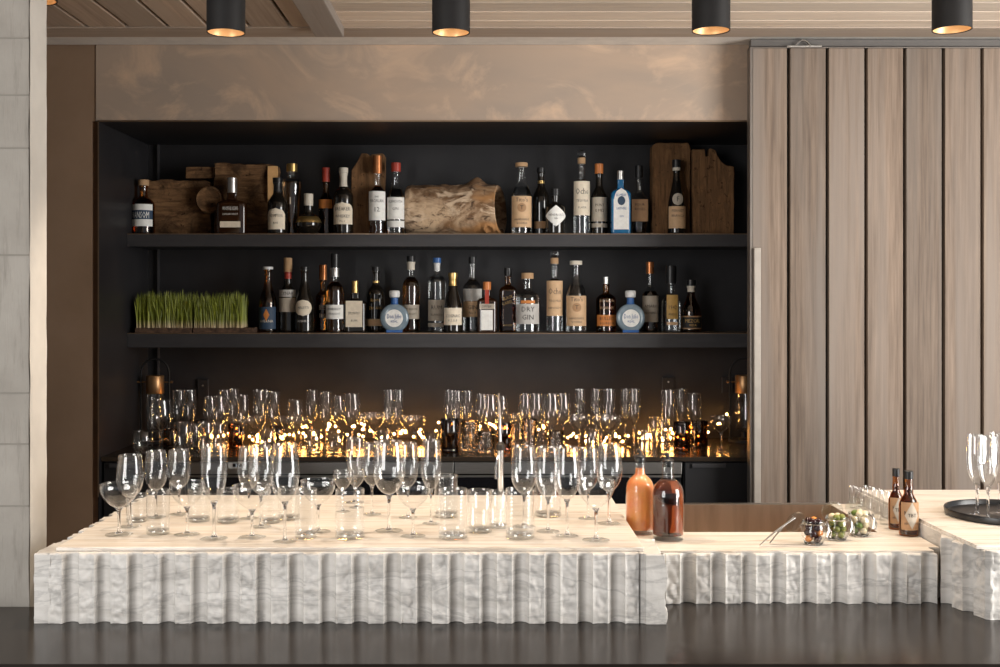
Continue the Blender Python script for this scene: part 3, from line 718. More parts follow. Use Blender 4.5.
# on the back counter: kind, centre px, rim px, width px, depth
back = [
 ('tumbler', 143, 431, 20, 4.46), ('wine', 161, 400, 23, 4.47), ('flute', 179, 390, 12.5, 4.70), ('flute', 190, 390, 12.5, 4.66), ('brown', 171, 429, 15, 4.62), ('tumbler', 183, 422, 18, 4.50), ('tumbler', 194, 424, 14, 4.62),
 ('wine', 210, 397, 14, 4.74), ('wine', 219, 396, 14, 4.62), ('flute', 225, 390, 13.5, 4.80), ('flute', 234, 389, 11, 4.70), ('wine', 243, 395, 12, 4.56), ('tumbler', 206, 422, 15, 4.48), ('tumbler', 218, 423, 14, 4.50),
 ('smoked', 198, 420, 16, 4.78), ('smoked', 236, 424, 16, 4.60), ('coupe', 254, 417, 24, 4.48), ('coupe', 237, 419, 20, 4.82), ('flute', 259, 390, 12.5, 4.70), ('flute', 265, 390, 11, 4.85), ('flute', 274, 392, 12.5, 4.56),
 ('coupe', 284, 417, 22, 4.74), ('wine', 295, 400, 17, 4.50), ('coupe', 301, 418, 22, 4.64), ('flute', 312, 390, 13, 4.66), ('flute', 326, 392, 13, 4.56), ('wine', 338, 396, 15, 4.74), ('wine', 352, 394, 18, 4.52),
 ('tumbler', 268, 429, 15, 4.47), ('tumbler', 313, 430, 17, 4.47), ('tumbler', 335, 432, 17, 4.46), ('smoked', 277, 426, 14, 4.84),
 ('coupe', 365, 415, 20, 4.76), ('coupe', 374, 413, 22, 4.62), ('coupe', 387, 414, 21, 4.82), ('flute', 389, 390, 11, 4.54), ('flute', 398, 390, 11.5, 4.62), ('coupe', 407, 416, 17, 4.76), ('coupe', 415, 416, 21, 4.54),
 ('tumbler', 384, 431, 16, 4.46), ('tumbler', 431, 432, 15, 4.60),
 ('flute', 450, 390, 13, 4.74), ('flute', 457, 391, 10, 4.62), ('flute', 467, 391, 13, 4.74), ('smoked', 450, 419, 19, 4.48), ('rocksrib', 470, 421, 19, 4.52), ('rocksrib', 486, 431, 17, 4.47),
 ('wine', 482, 394, 15, 4.74), ('wine', 490, 395, 17, 4.60), ('wine', 501, 396, 15, 4.74), ('smoked', 504, 423, 15, 4.52), ('coupe', 517, 414, 18, 4.80),
 ('wine', 525, 394, 14, 4.76), ('wine', 536, 394, 16, 4.66), ('wine', 552, 394, 18, 4.52), ('wine', 563, 394, 16, 4.68), ('rocksrib', 517, 423, 13, 4.62), ('rocksrib', 529, 419, 16, 4.48), ('rocksrib', 541, 420, 14, 4.78), ('rocksrib', 556, 431, 16, 4.46),
 ('coupe', 579, 415, 23, 4.48), ('flute', 580, 389, 11.5, 4.76), ('flute', 596, 389, 12, 4.76), ('flute', 609, 389, 13, 4.66), ('coupe', 601, 415, 20, 4.58), ('coupe', 610, 416, 24, 4.48),
 ('tumbler', 592, 429, 14, 4.64), ('flute', 625, 389, 11.5, 4.78), ('flute', 634, 389, 13, 4.64), ('tumbler', 645, 431, 14, 4.47), ('tumbler', 655, 417, 15, 4.78), ('tumbler', 663, 419, 14, 4.64),
 ('flute', 668, 390, 15, 4.50), ('flute', 681, 389, 14, 4.70), ('wine', 694, 393, 16, 4.60), ('smoked', 682, 422, 17, 4.54), ('smoked', 699, 421, 18, 4.70), ('coupe', 721, 416, 21, 4.50)]
LX1, LY1 = wx(155, 4.80), 4.80; LX2, LY2 = wx(744, 4.82), 4.82
BACKG = place_glasses(back, ZBACK, 'on the back counter', 4.42, 4.88, -1.45, 1.15, [(LX1, LY1, .055), (LX2, LY2, .055)])
# shot glasses behind the bitters
shots = [('shot', 853, 486, 8, 3.225), ('shot', 860, 488, 9, 3.17), ('shot', 869, 486.5, 12, 3.11), ('shot', 878, 489, 12, 3.05), ('shot', 885, 491, 12, 2.985)]
place_glasses(shots, ZLOW, 'in the row beside the sink', 2.96, 3.26, 1.0, 1.09)
# tray and flutes on the right block
trx, trd = wx(1006, 2.88), 2.88
tb = thing('serving_tray', 'round black serving tray on the right marble block', 'tray', (trx, trd, ZIS + .0005))
TRR = .147
obj('dish', MB().lathe([(0, 0), (TRR - .008, 0), (TRR, .003), (TRR + .002, .016), (TRR + .001, .018), (TRR - .001, .016), (TRR - .004, .005), (TRR - .010, .003), (0, .003)], 72), M['tray'], tb)
place_glasses([('flute', 977, 435, 21, 2.86), ('flute', 988, 436, 20, 2.80), ('flute', 999.5, 433, 20, 2.885)], ZIS + .0036, 'on the black tray', 2.76, 2.95, 1.2, 1.6)

# ---------------------------------------------------------------- string lights
BW = random.Random(5)
def string_lights(name, label, pts, nb, group):
    t = thing(name, label, 'string lights', (pts[0][0], pts[0][1], ZBACK), group=group)
    o = Vector(t.location)
    # smooth wandering cord
    P = []
    for a, b in zip(pts, pts[1:]):
        n = max(4, int((Vector(b) - Vector(a)).length / .012))
        for i in range(n): P.append(Vector(a).lerp(Vector(b), i / n))
    P.append(Vector(pts[-1]))
    for _ in range(6): P = [P[0]] + [(P[i - 1] + P[i] * 2 + P[i + 1]) / 4 for i in range(1, len(P) - 1)] + [P[-1]]
    def clear(p, m):
        for g in BACKG:
            st_ = g['k'] in ('wine', 'flute', 'coupe'); r = (.006 if p.z > ZBACK + .012 else .03) if st_ else g['w'] / 2 * g['d'] / F
            if st_ and p.z > ZBACK + .065: r = g['w'] / 2 * g['d'] / F
            v = Vector((p.x - wx(g['px'], g['d']), p.y - g['d'])); l = v.length
            if l < r + m:
                v = v / l if l > 1e-5 else Vector((0, 1)); p.x += v.x * (r + m - l); p.y += v.y * (r + m - l)
        p.y = min(p.y, D2 - .012); return p
    for _ in range(4): P = [clear(p, .003) for p in P]
    cord = obj('cord', MB().tube([p - o for p in P], .0011, 5), M['wire'], t)
    me = MB().lathe([(0, -.0044), (.0024, -.0035), (.0037, -.0010), (.0037, .0014), (.0021, .0035), (0, .0042)], 10).mesh('bulb', 60)
    for i in range(nb):
        p = P[int((i + .5) / nb * (len(P) - 1))]
        q = p + Vector((BW.uniform(-.012, .012), BW.uniform(-.012, .012), BW.uniform(.004, .016)))
        q.z = max(q.z, ZBACK + .0085)
        for _ in range(4): q = clear(q, .006)
        link('bulb', me, M['bulb'], t, q - o)
    return t
def wander(x0, x1, n, d0, d1, zs):
    return [(wx(x0 + (x1 - x0) * i / n + BW.uniform(-7, 7), 4.7), BW.uniform(d0, d1), ZBACK + BW.choice(zs)) for i in range(n + 1)]
string_lights('string_lights', 'warm glowing string lights winding between the glasses on the left half of the back counter', wander(206, 436, 34, 4.62, 4.92, (.006, .02, .045, .07, .01))  , 70, 'string lights on the back counter')
string_lights('string_lights', 'warm glowing string lights winding between the glasses on the right half of the back counter', wander(440, 716, 34, 4.60, 4.92, (.006, .02, .045, .07, .01)) + [(wx(724, 4.88), 4.88, wz(424, 4.88)), (wx(728, 4.88), 4.88, wz(409, 4.88))]  , 70, 'string lights on the back counter')

# ---------------------------------------------------------------- lanterns
def lantern(x, d, label, s=1):
    t = thing('lantern', label, 'lantern', (x, d, ZBACK + .0006), group='arch handled lanterns')
    k = d / F; w = .060
    ztop = wz(359, 4.80) - ZBACK; za = ztop - w
    arch = [(-w, 0, .010), (-w, 0, za * .5), (-w, 0, za)] + [(-w * math.cos(PI * i / 16), 0, za + w * math.sin(PI * i / 16)) for i in range(1, 16)] + [(w, 0, za), (w, 0, za * .5), (w, 0, .010)]
    obj('handle', MB().tube(arch, .0045, 10), M['can'], t)
    obj('base', MB().lathe([(0, 0), (.066, 0), (.067, .004), (.066, .010), (0, .010)], 40), M['can'], t)
    zc0, zc1 = wz(393.5, 4.80) - ZBACK, wz(375.5, 4.80) - ZBACK
    obj('cap', MB().lathe([(0, zc0), (.037, zc0), (.038, zc0 + .002), (.038, zc1 - .003), (.036, zc1), (0, zc1)], 40), M['brass'], t)
    Rz = Matrix.Rotation(PI / 2, 3, 'Y')
    for sg in (-1, 1):
        a = MB().tube([(sg * .038, 0, (zc0 + zc1) / 2 + .010), (sg * .074, 0, (zc0 + zc1) / 2 + .010)], .0028, 8)
        a.lathe([(0, -.005), (.005, -.005), (.005, .005), (0, .005)], 12, off=(sg * .071, 0, (zc0 + zc1) / 2 + .010), M=Rz)
        obj('pin', a, M['brass'], t)
    obj('glass_shade', MB().lathe([(.036, zc0 - .0005), (.036, .06), (.032, .052), (0, .05)], 40), M['glass'], t)
    obj('foot', MB().lathe([(0, .0102), (.03, .0102), (.012, .02), (.010, .044), (.028, .0495), (0, .0495)], 24), M['can'], t)
lantern(LX1, LY1, 'lantern with black arch handle and brass cap, at the left end of the back counter')
lantern(LX2, LY2, 'lantern with black arch handle and brass cap, half hidden by the plank door')

# ---------------------------------------------------------------- bottles
K = 4.76 / F
STY = {
 'spirit': [(.0, .0), (.93, .0), (1, .02), (1, .30), (1, .58), (.97, .65), (.74, .72), (.44, .755), (.36, .80), (.34, .96), (.40, .965), (.40, 1)],
 'wine': [(.0, .0), (.94, .0), (1, .015), (1, .30), (1, .56), (.95, .63), (.66, .72), (.44, .775), (.40, .81), (.37, .97), (.42, .975), (.42, 1)],
 'slope': [(.0, .0), (.94, .0), (1, .02), (1, .30), (1, .53), (.88, .62), (.62, .72), (.46, .80), (.40, .86), (.37, .96), (.44, .965), (.44, 1)],
 'flare': [(.0, .0), (.68, .0), (.72, .02), (.80, .30), (.96, .74), (1, .82), (.90, .87), (.55, .90), (.42, .92), (.42, 1)],
 'cyl': [(.0, .0), (.95, .0), (1, .015), (1, .30), (1, .62), (.99, .66), (.88, .72), (.56, .765), (.42, .79), (.40, .97), (.46, .975), (.46, 1)],
 'square': [(.0, .0), (.95, .0), (1, .02), (1, .35), (1, .70), (.97, .755), (.74, .80), (.40, .825), (.32, .85), (.31, .97), (.35, .975), (.35, 1)],
 'squat': [(.0, .0), (.40, .0), (.62, .02), (.92, .20), (1, .36), (.92, .52), (.62, .67), (.38, .72), (.34, .78), (.34, 1)],
 'oval': [(.0, .0), (.60, .0), (.70, .02), (.80, .15), (1, .42), (1, .52), (.85, .64), (.52, .72), (.34, .77), (.30, .82), (.29, .97), (.34, .975), (.34, 1)],
 'champ': [(.0, .0), (.94, .0), (1, .02), (1, .25), (.97, .44), (.80, .58), (.55, .72), (.40, .84), (.36, .94), (.42, .95), (.42, 1)],
 'apoth': [(.0, .0), (.95, .0), (1, .02), (1, .35), (1, .66), (.95, .72), (.60, .78), (.34, .80), (.30, .84), (.34, .92), (.34, 1)],
 'longneck': [(.0, .0), (.95, .0), (1, .02), (1, .25), (1, .44), (.90, .54), (.60, .66), (.42, .76), (.36, .84), (.33, .96), (.42, .965), (.42, 1)],
}
def rad_at(prof, z):
    for (r0, z0), (r1, z1) in zip(prof, prof[1:]):
        if z0 <= z <= z1 and z1 > z0: return r0 + (r1 - r0) * (z - z0) / (z1 - z0)
    return prof[-1][0]
def patch(shape, R, zlo, zhi, hw, sq, yflat, up=0, nu=16, nv=14):
    """label sheet wrapped on the front of a round bottle, or laid on a flat front"""
    mb = MB(); vs = []; fs = []
    for j in range(nv + 1):
        v = j / nv; z = zlo + (zhi - zlo) * v
        if shape == 'rect': w = hw
        elif shape == 'arch': w = hw * (1 if v < .72 else math.sqrt(max(0.0, 1 - ((v - .72) / .28) ** 2)) * .92 + .02)
        elif shape == 'diamond': w = hw * (1 - abs(2 * v - 1)) + .0004
        else: w = hw * math.sqrt(max(0, 1 - (2 * v - 1) ** 2)) + .0004
        for i in range(nu + 1):
            x = w * (2 * i / nu - 1)
            if yflat is not None: vs.append((x, -yflat - .0009 - up, z))
            else:
                rr = R + .0007 + up; a = x / rr; vs.append((rr * math.sin(a), -rr * math.cos(a), z))
    n = nu + 1
    for j in range(nv):
        for i in range(nu): fs.append((j * n + i, j * n + i + 1, (j + 1) * n + i + 1, (j + 1) * n + i))
    return mb.add(vs, fs)
SHELF_GROUP = {1: 'bottles on the upper shelf', 2: 'bottles on the lower shelf'}
def bottle(shelf, x, top, w, sty, label, body='darkglass', liq=None, fill=.80, cap=None, capr=1.15, foil=None, labels=(), sq=2.0, dep=0.0, flat=1.0, ball=False, bands=(), loc=None, name='bottle', k=K, base=None, group=None, pourer=False):
    if loc is None:
        d = 4.76 + dep; zb = (ZS1, ZS2)[shelf - 1]; loc = (wx(x, d), d, zb + .0006); base = CY + (CZ - zb) / d * F; k = d / F
    t = thing(name, label, 'bottle', loc, group=group or SHELF_GROUP.get(shelf))
    Z = lambda py: (base - py) * k
    R = w / 2 * k; ctop = top
    if cap: ch, cm = cap; gtop = Z(top + ch)
    else: gtop = Z(top)
    pr = [(r * R, z * gtop) for r, z in STY[sty]]
    e = 2.0 / sq
    prof = [pr[0]] + chaikin(pr[1:], 2)
    # the mouth is closed by the cap
    prof = prof + [(0, prof[-1][1])] if (cap or ball) else prof
    obj('body', MB().lathe(prof, 44, sq, 1, flat), M[body], t)
    if liq:
        lv = gtop * fill; zl0 = .012 if sty == 'syrup' else .0045; ip = [(0, zl0)] + [(max(r - .0018, .001), max(z, zl0)) for r, z in prof[1:] if z < lv and r > .002]
        rr = max(rad_at(prof[1:], lv) - .0018, .002); ip += [(rr, lv), (0, lv)]
        obj('liquid', MB().lathe(ip, 40, sq, 1, flat), M[liq], t)
    nr = pr[-1][0]
    if cap:
        rc = nr * capr
        obj('cap', MB().lathe([(0, gtop + .0002), (rc, gtop + .0002), (rc, gtop + ch * k * .5), (rc, gtop + ch * k - .001), (rc - .0012, gtop + ch * k), (0, gtop + ch * k)], 28), M[cm], t)
    if ball:
        gr = ball * k; obj('stopper', MB().lathe([(gr * math.sin(PI * i / 14), gtop + ch * k + gr * .92 - gr * math.cos(PI * i / 14)) for i in range(15)], 24), M['solid'], t)
    if foil:
        f0, fm = foil; z0 = Z(f0); ps = [(rad_at(prof[1:], z) + .0006, z) for z in [z0 + (gtop - .0005 - z0) * i / 8 for i in range(9)]]
        obj('neck_foil', MB().lathe(ps, 28), M[fm], t)
    for bt_, bb, bm in bands:
        z0, z1 = Z(bb), Z(bt_); obj('band', MB().lathe([(rad_at(prof[1:], z0 + (z1 - z0) * i / 4) + .0006, z0 + (z1 - z0) * i / 4) for i in range(5)], 40, sq, 1, flat), M[bm], t)
    yflat = None
    for li, L in enumerate(labels):
        up = li * .0007
        shp, y0, y1, wf, pm = L[:5]; lines = L[5] if len(L) > 5 else (); ink = L[6] if len(L) > 6 else 'p_ink'; rot = L[7] if len(L) > 7 else 0
        zlo, zhi = Z(y1), Z(y0); Rm = max(rad_at(prof[1:], zlo + (zhi - zlo) * q) for q in (0, .25, .5, .75, 1))
        if sq > 2.5: yf = Rm * flat; hw = Rm * wf * .92
        elif flat < .9: yf = Rm * flat + .0004; hw = Rm * wf
        else: yf = None; hw = Rm * math.asin(min(1, wf * .98))
        host = t
        if pm: host = obj('label', patch(shp, Rm, zlo, zhi, hw, sq, yf, up), M['p_' + pm], t)
        if lines:
            ll = [(s, hh * k, zlo + (zhi - zlo) * q) for s, hh, q in lines]
            for one in ll:
                tm = text_mesh('', 0, None if yf is not None else Rm + .0013 + up, (yf or 0) + .0016 + up, 0, 1.35 * hw, rot, [one])
                link('lettering', tm, M[ink], host)
    return t
B = bottle
# ---- upper shelf
B(1, 143.5, 180, 22, 'spirit', 'short whiskey bottle with white and blue diagonal label, leftmost on the upper shelf', 'ambertint', 'darkliq', .74, ('cap' and 6, 'c_cork'), 1.2,
  labels=[('rect', 205, 227, .95, 'white'), ('rect', 211, 220, .95, 'bluepaper', [('RANSOM', 6.5, .12)], 'p_white', .0)], sq=2)
B(1, 232, 178, 30, 'square', 'wide flask-shaped whiskey bottle with white lettering, before the sawn timber beam', 'brownglass', cap=(15, 'c_silver'), capr=.95, sq=4.5, flat=.5,
  labels=[('rect', 203, 231, .82, None, [('WOODFORD RESERVE', 3.6, .72), ('DISTILLER\'S SELECT', 1.8, .55)], 'p_white'), ('rect', 222, 228, .74, 'cream')])
B(1, 277.5, 178, 20, 'wine', 'short black bottle with cream arched label, beside the timber end', 'darkglass', cap=(5, 'c_black'), foil=(192, 'c_black'), dep=-.05,
  labels=[('arch', 209, 230, .86, 'cream', [('REDEMPTION', 3, .58), ('RYE', 2, .25)], 'p_ink')])
B(1, 292, 164, 20, 'flare', 'tall gold-capped bottle flaring towards its shoulders', 'bottle', 'paleliq', .84, (8, 'c_gold'), 1.3, labels=[('rect', 190, 215, .3, None, [('1', 7, .4)], 'p_cream')], dep=.03)
B(1, 308.5, 194, 26, 'squat', 'squat round black liqueur bottle with a gold belt', 'darkglass', cap=(12, 'c_ivory'), capr=1.05, bands=[(217, 223, 'c_gold')], dep=-.04)
B(1, 326, 168, 15, 'wine', 'slim dark amber bottle with a red cap, behind the squat liqueur bottle', 'ambertint', 'darkliq', .80, (14, 'c_red'), 1.25, labels=[('rect', 200, 209, .9, 'orange')], dep=.05)
B(1, 343.5, 168, 20, 'spirit', 'black whiskey bottle with white capsule and cream shield label', 'darkglass', cap=(5, 'c_ivory'), foil=(187, 'c_ivory'),
  labels=[('arch', 203, 225, .95, 'cream', [('BREAKER', 3.6, .62), ('WHISKEY', 3.0, .30), ('No 1', 1.8, .1)], 'p_ink')])
B(1, 377.5, 156, 17.5, 'cyl', 'amber scotch bottle with copper capsule and white label, before the upright slab', 'bottle', 'amberliq', .80, (18, 'c_copper'), 1.15,
  labels=[('rect', 192, 221, .95, 'white', [('THE', 1.6, .78), ('MACALLAN', 3, .62), ('12', 4.5, .30)], 'p_ink')])
B(1, 396, 163, 18, 'slope', 'clear gin bottle with red cap and pale label, left of the driftwood log', 'bottle', 'clearliq', .72, (9, 'c_red'), 1.2,
  labels=[('rect', 198, 220, .95, 'white', [('PLYMOUTH', 2.6, .74), ('GIN', 2.6, .42)], 'p_ink'), ('rect', 221.5, 228, .95, 'white')])
B(1, 521.5, 163, 21, 'slope', 'clear vodka bottle with tan label, just right of the driftwood log', 'bottle', 'clearliq', .70, (4, 'c_cork'), 1.35,
  labels=[('rect', 197, 228, .95, 'tan', [("Tito's", 4, .82), ('HANDMADE', 2, .22), ('VODKA', 2.2, .10)], 'p_ink'), ('round', 204, 213, .42, 'kraft', [('T', 4, .3)], 'p_ink')])
B(1, 541, 168, 17, 'wine', 'black bottle with gold neck ring behind the diamond-label bottle', 'darkglass', cap=(5, 'c_black'), bands=[(181, 184, 'c_gold')], labels=[('rect', 222, 229, .85, 'kraft')], dep=.06)
B(1, 555.5, 189, 20, 'apoth', 'short black apothecary bottle with a white diamond label', 'darkglass', cap=(7, 'c_black'), capr=1.3,
  labels=[('diamond', 206, 227, 1.0, 'white', [("HENDRICK'S", 2.0, .50), ('GIN', 1.6, .34)], 'p_ink')], dep=-.05)
B(1, 581.5, 158, 17, 'cyl', 'clear tequila bottle with glass ball stopper, on the upper shelf', 'bottle', 'clearliq', .78, (6, 'c_cork'), 1.0, ball=4.2,
  labels=[('rect', 182, 216, .95, 'cream', [('Ocho', 6, .62), ('TEQUILA', 2.2, .40), ('PLATA', 2, .2)], 'p_ink')])
B(1, 599, 164, 17, 'wine', 'dark vermouth bottle with orange cap and pale grey label', 'darkglass', cap=(10, 'c_orange'), capr=1.2,
  labels=[('rect', 198, 222, .95, 'greytan', [('PUNT', 2.6, .62), ('E MES', 2.6, .40)], 'p_ink'), ('rect', 224, 228, .95, 'greytan')], dep=.03)
B(1, 620.5, 171, 20, 'square', 'square sapphire blue gin bottle with white front label', 'blueglass', cap=(9, 'c_silver'), capr=.9, sq=6, flat=.75,
  labels=[('arch', 189, 230, .80, 'white', [('BOMBAY', 2.8, .80), ('SAPPHIRE', 2.6, .48), ('GIN', 1.8, .3)], 'p_blueink'), ('round', 197, 206, .40, 'bluepaper')], dep=-.03)
B(1, 639, 166, 19, 'oval', 'round-shouldered bottle with tan label, behind the blue gin bottle', 'bottle', 'darkliq', .60, (12, 'c_black'), 1.2, labels=[('rect', 200, 222, .85, 'kraft', [('FOUR', 2.6, .70), ('ROSES', 2.6, .50)], 'p_ink')], dep=.05, flat=.7)
B(1, 676.5, 160, 18, 'champ', 'black sloping bottle with round emblem and tan label, before the dark slab', 'darkglass', cap=(8, 'c_black'), bands=[(168, 171, 'c_ivory')],
  labels=[('rect', 207, 229, .95, 'tan', [('FERNET', 2.6, .74), ('BRANCA', 2.4, .52)], 'p_ink'), ('round', 194, 206, .62, 'greytan', [('F', 5, .3)], 'p_ink')])
# ---- lower shelf
B(2, 268, 267, 18, 'longneck', 'long-necked bottle with white top and blue label, beside the wheatgrass', 'ambertint', 'darkliq', .66, (2.5, 'c_white'), 1.35, labels=[('rect', 307, 329, .95, 'bluepaper', [('AVERNA', 2.6, .3)], 'p_cream'), ('diamond', 309, 321, .35, 'orange')])
B(2, 288, 258, 18, 'wine', 'tall dark bottle with tan capsule and silver label, lower shelf', 'darkglass', cap=(14, 'c_cork'), capr=1.1, bands=[(272, 279, 'c_red')], labels=[('rect', 290, 297, .95, 'silver', [('CYNAR', 3, .3)], 'p_ink'), ('rect', 298, 312, .9, 'greytan')], dep=.02)
B(2, 304.5, 267, 19, 'longneck', 'black bottle with cream round emblem, among the left bottles of the lower shelf', 'darkglass', cap=(3, 'c_black'), labels=[('round', 300, 316, .85, 'cream', [('MELETTI', 2.2, .45)], 'p_ink'), ('rect', 318, 324, .9, None, [('AMARO', 2.4, .3)], 'p_silver')], dep=-.02)
B(2, 323, 265, 14, 'cyl', 'narrow brown bottle with copper cap, half behind the amber one', 'ambertint', 'darkliq', .7, (15, 'c_copper'), 1.2, labels=[('rect', 300, 325, .6, None, [('RYE', 5, .6), ('100', 4, .3)], 'p_cream')], dep=.06)
B(2, 335, 254, 18.5, 'cyl', 'tall amber bottle with black cap and white band label, left on lower shelf', 'bottle', 'amberliq', .78, (14, 'c_black'), .95, foil=(277, 'c_silver'), labels=[('rect', 305, 319, .95, 'white', [('WHISKEY', 2.4, .62), ('STRAIGHT', 2, .3)], 'p_ink')], dep=-.02)
B(2, 355, 281, 23, 'square', 'square black bottle with gold disc stopper and cream label', 'darkglass', cap=(12, 'c_gold'), capr=.8, sq=5, flat=.7, labels=[('rect', 301, 327, .78, 'cream', [('DIPLOMATICO', 2.6, .48), ('RUM', 2.2, .2)], 'p_ink')])
ob = COL.objects[-1]
B(2, 376, 267, 18, 'spirit', 'dark rum bottle with gold lettering and a tan strip, behind the blue round bottle', 'darkglass', cap=(4, 'c_black'), bands=[(281, 283, 'c_gold')], labels=[('rect', 319, 326, .95, 'tan'), ('rect', 296, 315, .9, None, [('RON', 3, .7), ('ZACAPA', 2.6, .3)], 'p_gold')], dep=.04)
def disc_bottle(x, label):
    t = thing('bottle', label, 'bottle', (wx(x, 4.70), 4.70, ZS2 + .0006), group=SHELF_GROUP[2]); k = 4.70 / F
    base = CY + (CZ - ZS2) / 4.70 * F; R = 14.6 * k; zc = R + .0005; yd = .017
    Mx = Matrix.Rotation(PI / 2, 3, 'X')
    p = chaikin([(0, -yd), (R * .62, -yd), (R * .95, -yd * .72), (R, 0), (R * .95, yd * .72), (R * .62, yd), (0, yd)], 2)
    obj('body', MB().lathe(p, 56, M=Mx, off=(0, 0, zc)), M['iceblue'], t)
    z0 = 2 * R - .004
    obj('neck', MB().lathe([(0, z0), (.0165, z0), (.0150, z0 + .010), (.0150, (base - 298) * k), (0, (base - 298) * k)], 28), M['c_blue'], t)
    zc2 = (base - 298) * k; obj('cap', MB().lathe(chaikin([(0, zc2 + .0003), (.021, zc2 + .0003), (.0225, zc2 + .012), (.0225, zc2 + .026), (.019, zc2 + .031), (0, zc2 + .032)], 1), 28), M['c_white'], t)
    lr = R * .60; lab = obj('label', MB().lathe([(0, 0), (lr, 0), (lr, .0012), (0, .0012)], 40, M=Mx, off=(0, -yd - .0002, zc - .001)), M['p_white'], t)
    for one in (('Don Julio', 4.6 * k, zc - .002), ('REAL', 2.2 * k, zc - .019)): link('lettering', text_mesh('', 0, None, yd + .0024, 0, lr * 1.6, 0, [one]), M['p_blueink'], lab)
    obj('foot', MB().box(-R * .55, R * .55, -yd * .9, yd * .9, 0, .012), M['c_blue'], t, smooth=0, bevel=.002)
disc_bottle(394.5, 'round pale blue tequila bottle with white cap, left one of the pair')
B(2, 411, 256, 18, 'cyl', 'tall amber bottle with black cap and grey label, right of the left blue bottle', 'bottle', 'amberliq', .78, (6, 'c_black'), 1.0, foil=(270, 'c_ivory'), labels=[('rect', 305, 319, .95, 'greytan', [('BOURBON', 2.4, .62), ('STRAIGHT', 2, .3)], 'p_ink')], dep=.05)
B(2, 437, 258, 18.5, 'square', 'clear rum bottle with white neck foil and grey label', 'bottle', 'clearliq', .80, (5, 'c_blue'), 1.25, foil=(271, 'c_white'), sq=2, labels=[('rect', 300, 321, .95, 'greytan', [('RUM', 4, .55), ('BLANCO', 2.2, .25)], 'p_ink'), ('rect', 323, 327, .95, 'greytan')], dep=.02)
B(2, 453, 273, 20, 'champ', 'black cognac bottle with gilt neck and cream label', 'darkglass', cap=(4, 'c_gold'), foil=(286, 'c_gold'), labels=[('rect', 308, 325, .9, 'cream', [('COGNAC', 3, .45), ('V.S.O.P', 2.2, .2)], 'p_ink')], dep=-.05)
B(2, 472.5, 257, 20, 'spirit', 'clear bottle with black cap and grey and orange labels', 'bottle', 'clearliq', .82, (7, 'c_black'), 1.0, labels=[('rect', 289, 301, .95, 'silver'), ('rect', 301.5, 317, .95, 'tan', [('GIN', 4, .5), ('No 3', 2.4, .2)], 'p_ink')], dep=.05)
B(2, 487, 282, 20, 'square', 'square brown orange-liqueur bottle with orange cap and red ribbon', 'brownglass', cap=(8, 'c_orange'), capr=1.15, sq=5, flat=.9, labels=[('rect', 290, 304, .22, 'red'), ('rect', 310, 330, .62, 'white'), ('rect', 304, 309, .80, 'greytan', [('COINTREAU', 3, .25)], 'p_ink')], dep=-.05)
B(2, 508, 268, 18, 'square', 'square dark whisky bottle with slanted gold label', 'ambertint', 'darkliq', .74, (8, 'c_black'), 1.2, sq=4, flat=.9, labels=[('rect', 296, 304, .9, None, [('BLACK', 3, .6), ('LABEL', 3, .0)], 'p_gold', .3), ('rect', 322, 328, .8, None, [('WHISKY', 2, .3)], 'p_gold')], dep=.04)
B(2, 527.5, 273, 24, 'cyl', 'stout clear gin bottle with cork and busy black and white label', 'bottle', 'clearliq', .72, (6, 'c_cork'), 1.1, labels=[('rect', 304, 324, .95, 'silver', [('DRY', 5, .62), ('GIN', 5, .22)], 'p_ink'), ('rect', 300.5, 303.5, .6, 'orange')], dep=-.03)
B(2, 554.5, 258, 17, 'cyl', 'clear tequila bottle with glass ball stopper, on the lower shelf', 'bottle', 'clearliq', .78, (6, 'c_cork'), 1.0, ball=4.2, labels=[('rect', 281, 316, .95, 'tan', [('Ocho', 6, .62), ('TEQUILA', 2.2, .40), ('REPOSADO', 2, .2)], 'p_ink')])
B(2, 576, 261, 21, 'slope', 'clear vodka bottle with tan label, on the lower shelf', 'bottle', 'clearliq', .70, (4, 'c_ivory'), 1.35, labels=[('rect', 296, 326, .95, 'tan', [("Tito's", 4, .82), ('HANDMADE', 2, .22), ('VODKA', 2.2, .10)], 'p_ink'), ('round', 303, 312, .42, 'kraft', [('T', 4, .3)], 'p_ink')], dep=-.02)
B(2, 606, 277, 20, 'apoth', 'dark amber bourbon bottle with orange band label', 'ambertint', 'darkliq', .78, (7, 'c_silver'), .8, labels=[('rect', 315, 326, .95, 'orange', [('BULLEIT', 3, .55), ('BOURBON', 2.2, .15)], 'p_ink'), ('rect', 298, 312, .9, None, [('BOURBON', 2.6, .7), ('WHISKEY', 2.6, .2)], 'p_kraft')])
disc_bottle(630.5, 'round pale blue tequila bottle with white cap, right one of the pair')
B(2, 650, 262, 17, 'wine', 'dark bottle with copper cap and grey label, behind the right blue bottle', 'bottle', 'darkliq', .7, (12, 'c_copper'), 1.1, labels=[('rect', 296, 322, .95, 'greytan', [('AMARO', 3, .55), ('NONINO', 2.4, .3)], 'p_ink')], dep=.06)
B(2, 671, 266, 19, 'spirit', 'black-capped clear bottle with gold label, on the dim right of the lower shelf', 'bottle', 'clearliq', .72, (18, 'c_black'), 1.4, labels=[('rect', 295, 319, .6, 'gold', [('1942', 4, .4), ('ANEJO', 2.4, .15)], 'p_ink'), ('rect', 322, 325, .6, 'tan')], dep=.0)
B(2, 691, 280, 20, 'longneck', 'slender amber bottle with white collar and black framed label, rightmost on the lower shelf', 'ambertint', 'darkliq', .86, (6, 'c_black'), 1.1, foil=(292, 'c_ivory'), labels=[('rect', 316, 329, 1.0, 'kraft'), ('rect', 317.2, 327.8, .94, 'black', [('MEZCAL', 3.4, .5), ('VIDA', 2.4, .15)], 'p_gold')], dep=.04)

